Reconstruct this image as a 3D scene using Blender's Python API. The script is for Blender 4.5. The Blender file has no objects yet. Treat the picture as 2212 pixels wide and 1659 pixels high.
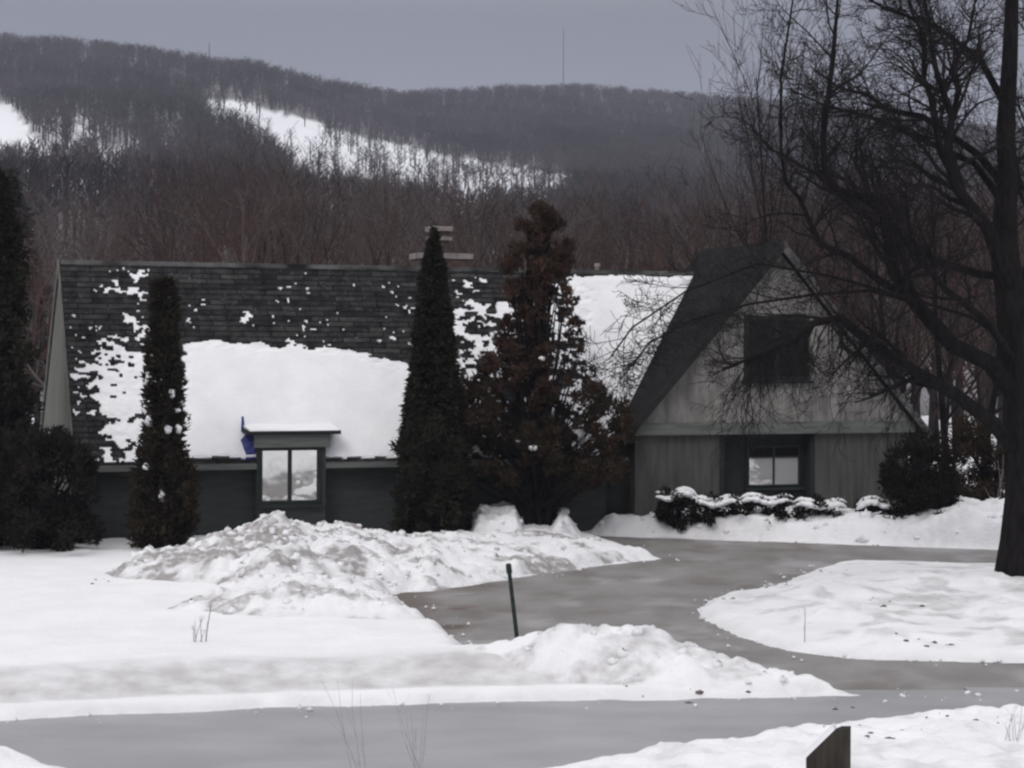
import bpy, math, random
import numpy as np
from mathutils import Matrix, Vector

rng = np.random.default_rng(7)
random.seed(7)
scene = bpy.context.scene
COL = scene.collection

# ------------------------------------------------------------------ camera
# The photograph is surveyed in a 2212 x 1659 frame; F is its focal length in those units.
F, CX, HY, EYE, ROLL = 4128.0, 1106.0, 754.0, 5.5, 0.0044
cam = bpy.data.cameras.new('camera')
cam.sensor_fit = 'HORIZONTAL'
cam.sensor_width = 36.0
cam.lens = 36.0 * F / 2212.0
cam.shift_y = -(829.5 - HY) / 2212.0
cam.clip_start, cam.clip_end = 0.5, 12000
camo = bpy.data.objects.new('camera', cam)
COL.objects.link(camo)
camo.matrix_world = Matrix.Translation((0, 0, EYE)) @ Matrix.Rotation(math.pi / 2, 4, 'X') @ Matrix.Rotation(ROLL, 4, 'Z')
scene.camera = camo
scene.render.resolution_x, scene.render.resolution_y = 1024, 768
scene.cycles.filter_width = 2.4
scene.cycles.max_bounces = 6
scene.cycles.diffuse_bounces = 3
scene.cycles.volume_bounces = 1
scene.cycles.use_denoising = True

# ------------------------------------------------------------------ sky and sun
SUN_EL, SUN_AZ = math.radians(42), math.radians(205)
w = bpy.data.worlds.new('World')
scene.world = w
w.use_nodes = True
nt = w.node_tree
nt.nodes.clear()
N = nt.nodes.new
out = N('ShaderNodeOutputWorld'); bg = N('ShaderNodeBackground')
sky = N('ShaderNodeTexSky'); sky.sky_type = 'NISHITA'; sky.sun_disc = False
sky.sun_elevation, sky.sun_rotation = SUN_EL, SUN_AZ
hs = N('ShaderNodeHueSaturation'); hs.inputs['Saturation'].default_value = 0.25
tc = N('ShaderNodeTexCoord'); sx = N('ShaderNodeSeparateXYZ')
ramp = N('ShaderNodeValToRGB')
E = ramp.color_ramp.elements
E[0].position = 0.0; E[0].color = (0.310, 0.326, 0.370, 1)
E[1].position = 1.0; E[1].color = (1.48, 1.47, 1.48, 1)
e = E.new(0.06); e.color = (0.250, 0.264, 0.314, 1)
e = E.new(0.17); e.color = (0.216, 0.230, 0.282, 1)
e = E.new(0.45); e.color = (0.89, 0.89, 0.93, 1)
nz = N('ShaderNodeTexNoise'); nz.inputs['Scale'].default_value = 2.2; nz.inputs['Detail'].default_value = 4
mp = N('ShaderNodeMapping'); mp.inputs['Scale'].default_value = (1, 1, 3.5)
mr = N('ShaderNodeMapRange'); mr.inputs['To Min'].default_value = 8.3; mr.inputs['To Max'].default_value = 11.9
mul = N('ShaderNodeVectorMath'); mul.operation = 'SCALE'
mix = N('ShaderNodeMix'); mix.data_type = 'RGBA'; mix.inputs['Factor'].default_value = 0.93
L = nt.links.new
L(tc.outputs['Generated'], sx.inputs[0]); L(sx.outputs['Z'], ramp.inputs[0])
L(tc.outputs['Generated'], mp.inputs[0]); L(mp.outputs[0], nz.inputs['Vector']); L(nz.outputs[0], mr.inputs[0])
L(ramp.outputs[0], mul.inputs[0]); L(mr.outputs[0], mul.inputs['Scale'])
L(sky.outputs[0], hs.inputs['Color']); L(hs.outputs[0], mix.inputs['A']); L(mul.outputs[0], mix.inputs['B'])
L(mix.outputs['Result'], bg.inputs[0]); bg.inputs[1].default_value = 0.1
L(bg.outputs[0], out.inputs[0])

sl = bpy.data.lights.new('sun', 'SUN'); sl.energy = 1.15; sl.angle = math.radians(25); sl.color = (1, 0.96, 0.92)
so = bpy.data.objects.new('sun', sl); COL.objects.link(so)
sd = Vector((math.sin(SUN_AZ) * math.cos(SUN_EL), math.cos(SUN_AZ) * math.cos(SUN_EL), math.sin(SUN_EL)))
so.rotation_euler = sd.to_track_quat('Z', 'Y').to_euler()
so.location = (0, -20, 60)
scene.view_settings.view_transform = 'Standard'
scene.view_settings.look = 'None'
scene.view_settings.exposure = -0.19
scene.view_settings.gamma = 1.0

# ------------------------------------------------------------------ helpers
def ray(x, y):
    dx, dy = x - CX, y - HY
    c, s = math.cos(ROLL), math.sin(ROLL)
    return (dx * c + dy * s) / F, (-dx * s + dy * c) / F
def P(x, y, D):
    a, b = ray(x, y)
    return np.array([a * D, D, EYE - b * D])
def G(x, y, z=0.0):
    a, b = ray(x, y)
    D = (EYE - z) / b
    return np.array([a * D, D, z])
def proj(p):
    p = np.asarray(p, float)
    X = F * p[..., 0] / p[..., 1]; Y = F * (EYE - p[..., 2]) / p[..., 1]
    c, s = math.cos(ROLL), math.sin(ROLL)
    return CX + X * c - Y * s, HY + X * s + Y * c

ORG = {}
def tag(o, label=None, cat=None, group=None, kind=None):
    if label: o['label'] = label
    if cat: o['category'] = cat
    if group: o['group'] = group
    if kind: o['kind'] = kind
    return o
def thing(name, loc, label, cat, group=None):
    o = bpy.data.objects.new(name, None)
    o.location = loc; o.empty_display_size = 0.3
    COL.objects.link(o); ORG[o.name] = np.array(loc, float)
    return tag(o, label, cat, group)
def mesh(name, V, Fc, mat, parent=None, smooth=False, origin=None, attr=None):
    V = np.asarray(V, dtype=np.float64).reshape(-1, 3)
    og = ORG[parent.name] if parent is not None else (np.zeros(3) if origin is None else np.array(origin, float))
    me = bpy.data.meshes.new(name)
    W = (V - og)
    if isinstance(Fc, np.ndarray):
        k = Fc.shape[1]; nf = Fc.shape[0]
        me.vertices.add(len(W)); me.vertices.foreach_set('co', W.astype(np.float32).ravel())
        me.loops.add(nf * k); me.loops.foreach_set('vertex_index', Fc.astype(np.int32).ravel())
        me.polygons.add(nf)
        me.polygons.foreach_set('loop_start', np.arange(0, nf * k, k, dtype=np.int32))
        me.update(calc_edges=True)
    else:
        me.from_pydata([tuple(p) for p in W], [], Fc)
    if smooth:
        me.polygons.foreach_set('use_smooth', np.ones(len(me.polygons), dtype=bool))
    if attr is not None:
        for an, av in attr.items():
            A = me.attributes.new(an, 'FLOAT', 'POINT'); A.data.foreach_set('value', np.asarray(av, np.float32))
    me.materials.append(mat)
    o = bpy.data.objects.new(name, me)
    COL.objects.link(o)
    if parent is not None: o.parent = parent
    else: o.location = og
    ORG[o.name] = og
    return o
def dup(root, loc, rz, sc, label=None, group=None):
    def cp(o, par):
        c = o.copy(); COL.objects.link(c)
        if par is not None: c.parent = par
        for ch in o.children: cp(ch, c)
        return c
    r = cp(root, None)
    r.location = loc; r.rotation_euler = (0, 0, rz); r.scale = (sc, sc, sc) if np.isscalar(sc) else sc
    if label: r['label'] = label
    if group: r['group'] = group
    return r

class MB:
    def __init__(s): s.v = []; s.f = []
    def add(s, V, Fc):
        b = len(s.v); s.v += [tuple(map(float, p)) for p in V]; s.f += [tuple(i + b for i in q) for q in Fc]
    def hexa(s, c8):          # 4 bottom then 4 top
        s.add(c8, [(0, 3, 2, 1), (4, 5, 6, 7), (0, 1, 5, 4), (1, 2, 6, 5), (2, 3, 7, 6), (3, 0, 4, 7)])
    def prism(s, A, B):       # two matching outlines
        n = len(A)
        s.add(list(A) + list(B), [tuple(range(n))[::-1], tuple(range(n, 2 * n))] + [(i, (i + 1) % n, n + (i + 1) % n, n + i) for i in range(n)])
    def box(s, f, a0, a1, b0, b1, c0, c1):
        s.hexa([f(a0, b0, c0), f(a1, b0, c0), f(a1, b1, c0), f(a0, b1, c0), f(a0, b0, c1), f(a1, b0, c1), f(a1, b1, c1), f(a0, b1, c1)])
    def tube(s, pts, rad, n=5):
        pts = [np.asarray(p, float) for p in pts]
        b = len(s.v); m = len(pts)
        for i, p in enumerate(pts):
            d = pts[min(i + 1, m - 1)] - pts[max(i - 1, 0)]
            d = d / (np.linalg.norm(d) + 1e-9)
            up = np.array([0, 0, 1.0]) if abs(d[2]) < 0.9 else np.array([1.0, 0, 0])
            x = np.cross(up, d); x /= np.linalg.norm(x) + 1e-9
            y = np.cross(d, x)
            for k in range(n):
                a = 2 * math.pi * k / n
                q = p + rad[i] * (math.cos(a) * x + math.sin(a) * y)
                s.v.append((float(q[0]), float(q[1]), float(q[2])))
        for i in range(m - 1):
            for k in range(n):
                a, c = b + i * n + k, b + i * n + (k + 1) % n
                s.f.append((a, c, c + n, a + n))
        if n > 3 or rad[-1] > 0.02:
            s.f.append(tuple(b + (m - 1) * n + k for k in range(n)))
    def build(s, name, mat, parent=None, **k): return mesh(name, np.array(s.v), s.f, mat, parent, **k)

def h2(ix, iy, seed):
    n = (ix.astype(np.int64) * 374761393 + iy.astype(np.int64) * 668265263 + seed * 982451653) & 0x7fffffff
    n = ((n ^ (n >> 13)) * 1274126177) & 0x7fffffff
    return ((n ^ (n >> 16)) & 0xffff) / 65535.0
def vnoise(x, y, seed=0):
    x = np.asarray(x, float); y = np.asarray(y, float)
    ix, iy = np.floor(x), np.floor(y); fx, fy = x - ix, y - iy
    fx, fy = fx * fx * (3 - 2 * fx), fy * fy * (3 - 2 * fy)
    a, b, c, d = h2(ix, iy, seed), h2(ix + 1, iy, seed), h2(ix, iy + 1, seed), h2(ix + 1, iy + 1, seed)
    return (a * (1 - fx) + b * fx) * (1 - fy) + (c * (1 - fx) + d * fx) * fy
def fbm(x, y, seed=0, o=4):
    t = 0; a = .5; n = 0
    for i in range(o):
        t = t + a * vnoise(x * 2 ** i, y * 2 ** i, seed + i * 17); n += a; a *= .5
    return t / n
def lumps(x, y, seed=0):      # rounded clods: 1 at a clod's top, 0 between clods
    ix, iy = np.floor(x), np.floor(y)
    best = np.full(np.shape(x), 9.0); hh = np.zeros(np.shape(x))
    for dx in (-1, 0, 1):
        for dy in (-1, 0, 1):
            cx = ix + dx + h2(ix + dx, iy + dy, seed); cy = iy + dy + h2(ix + dx, iy + dy, seed + 5)
            r = (x - cx) ** 2 + (y - cy) ** 2
            m = r < best
            best = np.where(m, r, best); hh = np.where(m, h2(ix + dx, iy + dy, seed + 9), hh)
    return np.sqrt(np.clip(1 - best, 0, 1)) * (.35 + .65 * hh)
def ico(c, r, q, sq=.55, nr=5, ns=8):
    V, Fq = [], []
    for i in range(nr + 1):
        th = math.pi * i / nr
        for j in range(ns):
            ph = 2 * math.pi * j / ns; k = 1 + .22 * q.normal()
            V.append(c + r * k * np.array([math.sin(th) * math.cos(ph), math.sin(th) * math.sin(ph), sq * math.cos(th)]))
    for i in range(nr):
        for j in range(ns): Fq.append((i * ns + j, i * ns + (j + 1) % ns, (i + 1) * ns + (j + 1) % ns, (i + 1) * ns + j))
    return V, Fq
def sstep(a, b, x):
    t = np.clip((x - a) / (b - a), 0, 1); return t * t * (3 - 2 * t)
def sdist(X, Y, poly):        # + inside, - outside
    poly = np.asarray(poly, float)
    d = np.full(X.shape, 1e9); ins = np.zeros(X.shape, bool)
    n = len(poly)
    for i in range(n):
        ax, ay = poly[i][:2]; bx, by = poly[(i + 1) % n][:2]
        ex, ey = bx - ax, by - ay
        t = np.clip(((X - ax) * ex + (Y - ay) * ey) / (ex * ex + ey * ey + 1e-12), 0, 1)
        d = np.minimum(d, np.hypot(X - ax - t * ex, Y - ay - t * ey))
        if abs(by - ay) > 1e-9:
            c = ((ay > Y) != (by > Y)) & (X < (bx - ax) * (Y - ay) / (by - ay) + ax)
            ins ^= c
    return np.where(ins, d, -d)
def gpoly(pts): return [G(x, y)[:2] for x, y in pts]
def grid_faces(nx, ny):
    i = np.arange(nx * ny).reshape(ny, nx)
    return np.stack([i[:-1, :-1], i[:-1, 1:], i[1:, 1:], i[1:, :-1]], -1).reshape(-1, 4)

# ------------------------------------------------------------------ materials
def mat(name, c1, c2=None, scale=3.0, rough=0.8, detail=5, bump=0.0, bscale=None, metal=0.0, spec=0.06, stretch=None, contrast=(0.35, 0.65)):
    m = bpy.data.materials.new(name); m.use_nodes = True
    t = m.node_tree; b = t.nodes['Principled BSDF']
    b.inputs['Roughness'].default_value = rough; b.inputs['Metallic'].default_value = metal
    b.inputs['Specular IOR Level'].default_value = spec
    c2 = c2 or tuple(0.7 * q for q in c1)
    co = t.nodes.new('ShaderNodeTexCoord'); n = t.nodes.new('ShaderNodeTexNoise')
    n.inputs['Scale'].default_value = scale; n.inputs['Detail'].default_value = detail
    src = co.outputs['Object']
    if stretch:
        mp = t.nodes.new('ShaderNodeMapping'); mp.inputs['Scale'].default_value = stretch
        t.links.new(src, mp.inputs[0]); src = mp.outputs[0]
    t.links.new(src, n.inputs['Vector'])
    r = t.nodes.new('ShaderNodeValToRGB')
    r.color_ramp.elements[0].position, r.color_ramp.elements[1].position = contrast
    r.color_ramp.elements[0].color = (*c2, 1); r.color_ramp.elements[1].color = (*c1, 1)
    t.links.new(n.outputs[0], r.inputs[0]); t.links.new(r.outputs[0], b.inputs['Base Color'])
    if bump:
        n2 = t.nodes.new('ShaderNodeTexNoise'); n2.inputs['Scale'].default_value = bscale or scale * 4; n2.inputs['Detail'].default_value = 5
        t.links.new(src, n2.inputs['Vector'])
        bp = t.nodes.new('ShaderNodeBump'); bp.inputs['Strength'].default_value = bump; bp.inputs['Distance'].default_value = 0.05
        t.links.new(n2.outputs[0], bp.inputs['Height']); t.links.new(bp.outputs[0], b.inputs['Normal'])
    return m
def snow_mat(name, dirtcol=(0.32, 0.305, 0.30), lo=.25, hi=1.5, sc=5):
    m = mat(name, (0.845, 0.845, 0.865), (0.79, 0.79, 0.81), 0.9, 0.65, bump=0.5, bscale=11, spec=0.2)
    t = m.node_tree; b = t.nodes['Principled BSDF']
    src = b.inputs['Base Color'].links[0].from_socket
    a = t.nodes.new('ShaderNodeAttribute'); a.attribute_name = 'dirt'
    co = t.nodes.new('ShaderNodeTexCoord'); n = t.nodes.new('ShaderNodeTexNoise'); n.inputs['Scale'].default_value = sc; n.inputs['Detail'].default_value = 7
    t.links.new(co.outputs['Object'], n.inputs['Vector'])
    mr = t.nodes.new('ShaderNodeMapRange'); mr.inputs['From Min'].default_value = 0.3; mr.inputs['From Max'].default_value = 0.7; mr.inputs['To Min'].default_value = lo; mr.inputs['To Max'].default_value = hi
    t.links.new(n.outputs[0], mr.inputs[0])
    mu = t.nodes.new('ShaderNodeMath'); mu.operation = 'MULTIPLY'; mu.use_clamp = True
    t.links.new(a.outputs['Fac'], mu.inputs[0]); t.links.new(mr.outputs[0], mu.inputs[1])
    mx = t.nodes.new('ShaderNodeMix'); mx.data_type = 'RGBA'; mx.inputs['B'].default_value = (*dirtcol, 1)
    t.links.new(mu.outputs[0], mx.inputs['Factor']); t.links.new(src, mx.inputs['A'])
    t.links.new(mx.outputs['Result'], b.inputs['Base Color'])
    return m
M = {}
M['snow'] = snow_mat('snow')
M['lawnsnow'] = snow_mat('lawn_snow', lo=.4, hi=1.35, sc=2.0)
M['roofsnow'] = mat('roof_snow', (0.85, 0.85, 0.87), (0.79, 0.79, 0.82), 1.5, 0.6, bump=0.4, bscale=9, spec=0.2)
M['asphalt'] = mat('asphalt', (0.335, 0.335, 0.352), (0.245, 0.243, 0.255), 0.9, 0.5, detail=9, bump=0.3, bscale=14, spec=0.4, stretch=(0.5, .9, 1), contrast=(.25, .7))
M['drive'] = mat('driveway_slush', (0.270, 0.260, 0.258), (0.180, 0.168, 0.162), 0.55, 0.65, detail=10, bump=0.6, bscale=7, spec=0.25, stretch=(1.5, .8, 1), contrast=(.3, .7))
def add_dirt(m, col, pale):
    t = m.node_tree; b = t.nodes['Principled BSDF']; src = b.inputs['Base Color'].links[0].from_socket
    a = t.nodes.new('ShaderNodeAttribute'); a.attribute_name = 'dirt'
    mx = t.nodes.new('ShaderNodeMix'); mx.data_type = 'RGBA'; mx.inputs['B'].default_value = (*col, 1)
    t.links.new(a.outputs['Fac'], mx.inputs['Factor']); t.links.new(src, mx.inputs['A'])
    ng = t.nodes.new('ShaderNodeMath'); ng.operation = 'MULTIPLY'; ng.inputs[1].default_value = -1; ng.use_clamp = True
    t.links.new(a.outputs['Fac'], ng.inputs[0])
    m2 = t.nodes.new('ShaderNodeMix'); m2.data_type = 'RGBA'; m2.inputs['B'].default_value = (*pale, 1)
    t.links.new(ng.outputs[0], m2.inputs['Factor']); t.links.new(mx.outputs['Result'], m2.inputs['A']); t.links.new(m2.outputs['Result'], b.inputs['Base Color'])
add_dirt(M['drive'], (.11, .085, .072), (.42, .41, .43))
M['mud'] = mat('mud', (0.17, 0.145, 0.135), (0.06, 0.05, 0.045), 4, 0.9, bump=0.6)
M['wall'] = mat('dark_siding', (0.050, 0.056, 0.055), (0.038, 0.043, 0.042), 1.2, 0.8, stretch=(1, 1, 6), bump=0.2)
M['wall2'] = mat('grey_siding', (0.095, 0.092, 0.086), (0.06, 0.059, 0.056), 1.4, 0.85, stretch=(4, 4, .5), bump=0.2)
M['gable'] = mat('weathered_boards', (0.255, 0.245, 0.232), (0.135, 0.13, 0.124), 1.3, 0.85, detail=9, stretch=(2.4, 2.4, .8), bump=0.35)
M['endwall'] = mat('end_wall', (0.15, 0.148, 0.135), (0.10, 0.10, 0.09), 1.2, 0.85, stretch=(3, 3, .5))
M['trim'] = mat('dark_trim', (0.03, 0.03, 0.03), (0.02, 0.02, 0.02), 3, 0.7)
M['fascia'] = mat('grey_fascia', (0.145, 0.15, 0.142), (0.10, 0.105, 0.10), 2, 0.7, stretch=(.5, .5, 4))
M['rake'] = mat('rake_board', (0.13, 0.125, 0.125), (0.05, 0.05, 0.05), 2.5, 0.8)
M['recess'] = mat('recess_dark', (0.03, 0.034, 0.034), (0.02, 0.022, 0.022), 2, 0.8)  # one dark tone for recess, porch wall and gable window frame
M['frame'] = mat('window_frame', (0.03, 0.036, 0.034), (0.022, 0.026, 0.025), 4, 0.6)
M['ridge'] = mat('ridge_tiles', (0.13, 0.13, 0.13), (0.012, 0.012, 0.012), .9, 0.9, detail=8)
M['brick'] = mat('chimney_brick', (0.12, 0.082, 0.074), (0.06, 0.045, 0.042), 6, 0.9, bump=0.5)
M['stone'] = mat('chimney_cap', (0.30, 0.27, 0.26), (0.17, 0.15, 0.15), 4, 0.9)
M['metal'] = mat('grey_metal', (0.25, 0.26, 0.29), (0.15, 0.16, 0.18), 4, 0.5, metal=0.4)
M['blue'] = mat('wedge_blue', (0.07, 0.09, 0.30), (0.04, 0.05, 0.17), 5, 0.6)
M['bark'] = mat('dark_bark', (0.017, 0.015, 0.015), (0.008, 0.007, 0.007), 9, 0.95, stretch=(1, 1, .25), bump=0.8)
M['twig'] = mat('dark_twigs', (0.022, 0.019, 0.019), (0.011, 0.010, 0.010), 3, 0.95)
M['woodbark'] = mat('wood_bark', (0.040, 0.034, 0.032), (0.02, 0.017, 0.017), 0.6, 0.95)
M['woodtwig'] = mat('wood_twigs', (0.076, 0.052, 0.044), (0.040, 0.031, 0.028), 0.25, 0.95)
M['spruce'] = mat('spruce_needles', (0.024, 0.024, 0.017), (0.013, 0.012, 0.009), 2.5, 0.9)
M['juniper'] = mat('winter_juniper', (0.048, 0.033, 0.022), (0.021, 0.016, 0.011), 1.6, 0.9)
M['juniper_top'] = mat('rusty_juniper', (0.068, 0.039, 0.030), (0.028, 0.019, 0.014), 1.6, 0.9)
M['cedar'] = mat('cedar_sprays', (0.036, 0.029, 0.018), (0.015, 0.013, 0.010), 2.0, 0.9)
M['yew'] = mat('dark_shrub', (0.024, 0.020, 0.016), (0.011, 0.010, 0.009), 2.0, 0.9)
M['pine'] = mat('far_pine', (0.036, 0.038, 0.032), (0.022, 0.022, 0.02), .6, 0.9)
M['stake'] = mat('green_stake', (0.035, 0.045, 0.042), (0.02, 0.025, 0.024), 8, 0.6)
M['post'] = mat('post_wood', (0.058, 0.052, 0.044), (0.030, 0.027, 0.024), 3, 0.85, stretch=(5, 5, .7), bump=0.4)
M['weed'] = mat('dry_weed', (0.36, 0.33, 0.33), (0.22, 0.20, 0.20), 8, 0.9)
M['mast'] = mat('mast_steel', (0.16, 0.17, 0.2), (0.12, 0.13, 0.15), 1, 0.7)
M['hilltrees'] = mat('hill_trees', (0.078, 0.068, 0.072), (0.026, 0.022, 0.024), 0.014, 0.95, detail=6)
def shingle():
    m = bpy.data.materials.new('shingles'); m.use_nodes = True
    t = m.node_tree; b = t.nodes['Principled BSDF']; b.inputs['Roughness'].default_value = 0.85; b.inputs['Specular IOR Level'].default_value = .06
    uv = t.nodes.new('ShaderNodeUVMap')
    br = t.nodes.new('ShaderNodeTexBrick'); br.inputs['Scale'].default_value = 1; br.inputs['Brick Width'].default_value = 0.85; br.inputs['Row Height'].default_value = 0.2
    br.inputs['Mortar Size'].default_value = 0.024; br.inputs['Color1'].default_value = (0.062, 0.063, 0.061, 1); br.inputs['Color2'].default_value = (0.024, 0.025, 0.025, 1); br.inputs['Mortar'].default_value = (0.016, 0.016, 0.017, 1)
    n = t.nodes.new('ShaderNodeTexNoise'); n.inputs['Scale'].default_value = 2.6; n.inputs['Detail'].default_value = 8; n.inputs['Roughness'].default_value = .7
    mx = t.nodes.new('ShaderNodeMix'); mx.data_type = 'RGBA'; mx.blend_type = 'MULTIPLY'; mx.inputs['Factor'].default_value = 0.9
    rp = t.nodes.new('ShaderNodeValToRGB'); rp.color_ramp.elements[0].position = .38; rp.color_ramp.elements[0].color = (.25, .25, .27, 1); rp.color_ramp.elements[1].position = .62; rp.color_ramp.elements[1].color = (1, 1, 1, 1)
    t.links.new(uv.outputs[0], br.inputs['Vector']); t.links.new(uv.outputs[0], n.inputs['Vector']); t.links.new(n.outputs[0], rp.inputs[0])
    t.links.new(br.outputs['Color'], mx.inputs['A']); t.links.new(rp.outputs[0], mx.inputs['B']); t.links.new(mx.outputs['Result'], b.inputs['Base Color'])
    fn = t.nodes.new('ShaderNodeTexNoise'); fn.inputs['Scale'].default_value = 5.5; fn.inputs['Detail'].default_value = 6; fn.inputs['Roughness'].default_value = .75
    fm = t.nodes.new('ShaderNodeMapping'); fm.inputs['Scale'].default_value = (.8, 1.9, 1); t.links.new(uv.outputs[0], fm.inputs[0]); t.links.new(fm.outputs[0], fn.inputs['Vector'])
    fr = t.nodes.new('ShaderNodeMapRange'); fr.inputs['From Min'].default_value = .60; fr.inputs['From Max'].default_value = .74; fr.inputs['To Max'].default_value = .8; t.links.new(fn.outputs[0], fr.inputs[0])
    fx = t.nodes.new('ShaderNodeMix'); fx.data_type = 'RGBA'; fx.inputs['B'].default_value = (.30, .31, .32, 1)
    t.links.new(fr.outputs[0], fx.inputs['Factor']); t.links.new(mx.outputs['Result'], fx.inputs['A']); t.links.new(fx.outputs['Result'], b.inputs['Base Color'])
    bp = t.nodes.new('ShaderNodeBump'); bp.inputs['Strength'].default_value = .8; bp.inputs['Distance'].default_value = .03; bp.invert = True
    t.links.new(br.outputs['Fac'], bp.inputs['Height']); t.links.new(bp.outputs[0], b.inputs['Normal'])
    return m
M['shingle'] = shingle()
M['wingroof'] = mat('wing_roof', (0.018, 0.017, 0.018), (0.010, 0.010, 0.011), 1.5, 0.95, detail=8, stretch=(1, 1, 3), bump=.4)
def glass(name, refl, dark, fac=.72):
    m = bpy.data.materials.new(name); m.use_nodes = True
    t = m.node_tree; b = t.nodes['Principled BSDF']
    b.inputs['Base Color'].default_value = (refl, refl, refl * 0.98, 1); b.inputs['Metallic'].default_value = 1; b.inputs['Roughness'].default_value = 0.03
    d = t.nodes.new('ShaderNodeBsdfDiffuse'); d.inputs[0].default_value = (dark, dark, dark, 1)
    n = t.nodes.new('ShaderNodeTexNoise'); n.inputs['Scale'].default_value = 1.3
    co = t.nodes.new('ShaderNodeTexCoord'); t.links.new(co.outputs['Object'], n.inputs['Vector'])
    bp = t.nodes.new('ShaderNodeBump'); bp.inputs['Strength'].default_value = .12; bp.inputs['Distance'].default_value = .05
    t.links.new(n.outputs[0], bp.inputs['Height']); t.links.new(bp.outputs[0], b.inputs['Normal'])
    mx = t.nodes.new('ShaderNodeMixShader'); mx.inputs[0].default_value = fac
    t.links.new(d.outputs[0], mx.inputs[1]); t.links.new(b.outputs[0], mx.inputs[2])
    t.links.new(mx.outputs[0], t.nodes['Material Output'].inputs[0])
    return m
M['glass'] = glass('reflecting_glass', 0.95, 0.10)
M['paleglass'] = glass('glass_pale_reflection', 0.95, 0.46, .35)  # pale diffuse part paints the bright reflection into the panes
M['darkglass'] = mat('dark_glass', (0.010, 0.010, 0.011), (0.006, 0.006, 0.006), 2, 0.25, spec=0.12)

# ------------------------------------------------------------------ ground, road, driveway
DRIVE = [(2600, 1200), (2150, 1188), (1700, 1172), (1400, 1162), (1275, 1156), (1433, 1207), (1300, 1222), (1170, 1240), (1050, 1255), (960, 1272), (860, 1280), (825, 1300), (880, 1325), (950, 1350), (1000, 1405), (1010, 1440), (1200, 1450), (1450, 1452), (1600, 1466), (1750, 1487), (1900, 1505), (2600, 1505)]
ISLAND = [(1497, 1316), (1560, 1288), (1650, 1273), (1790, 1224), (1840, 1218), (2150, 1227), (2600, 1240), (2600, 1446), (2212, 1432), (1850, 1426), (1700, 1406), (1600, 1376), (1525, 1340)]
RTOP = [(-400, 1588), (0, 1560), (560, 1534), (1100, 1518), (1900, 1507), (2600, 1492)]
RBOT = [(2600, 1535), (2200, 1560), (1800, 1590), (1500, 1625), (1240, 1662), (1100, 1700), (600, 1730), (250, 1710), (120, 1690), (0, 1682), (-400, 1670)]
gd, gi, gr = gpoly(DRIVE), gpoly(ISLAND), gpoly(RTOP + RBOT)
def clampx(a): return [(-60 if p[0] < -9.9 and abs(p[0]) > 9.9 else p[0], p[1]) for p in a]
# the road runs on past both sides of the frame
gr = [np.array([-70.0, gr[0][1] - 1])] + gr[:6] + [np.array([70.0, gr[5][1] + 1.5]), np.array([70.0, gr[6][1] + 1])] + gr[6:] + [np.array([-70.0, gr[-1][1] - 1])]
gd[0] = np.array([45.0, gd[0][1] + 1]); gd[-1] = np.array([45.0, gd[-1][1]])
gi = gi[:6] + [np.array([34.0, gi[6][1] + 1]), np.array([34.0, gi[7][1] + 1])] + gi[8:]
def asphalt_sd(X, Y):
    a = np.minimum(sdist(X, Y, gd), -sdist(X, Y, gi))
    return np.maximum(a, sdist(X, Y, gr))      # + on asphalt
def curve(x, tab):
    xs, ys = zip(*tab); return np.interp(x, xs, ys)
def axis(lo, hi, step, far_lo, far_hi):
    a = np.arange(lo, hi + 1e-6, step); l = [lo]; s = step
    while l[-1] > far_lo: s *= 1.35; l.append(l[-1] - s)
    r = [a[-1]]; s = step
    while r[-1] < far_hi: s *= 1.35; r.append(r[-1] + s)
    return np.array(l[:0:-1] + list(a) + r[1:])
gx = axis(-15, 15, 0.085, -2500, 2500); gy = axis(22.5, 60, 0.085, -400, 3000)
X, Y = np.meshgrid(gx, gy)
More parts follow.
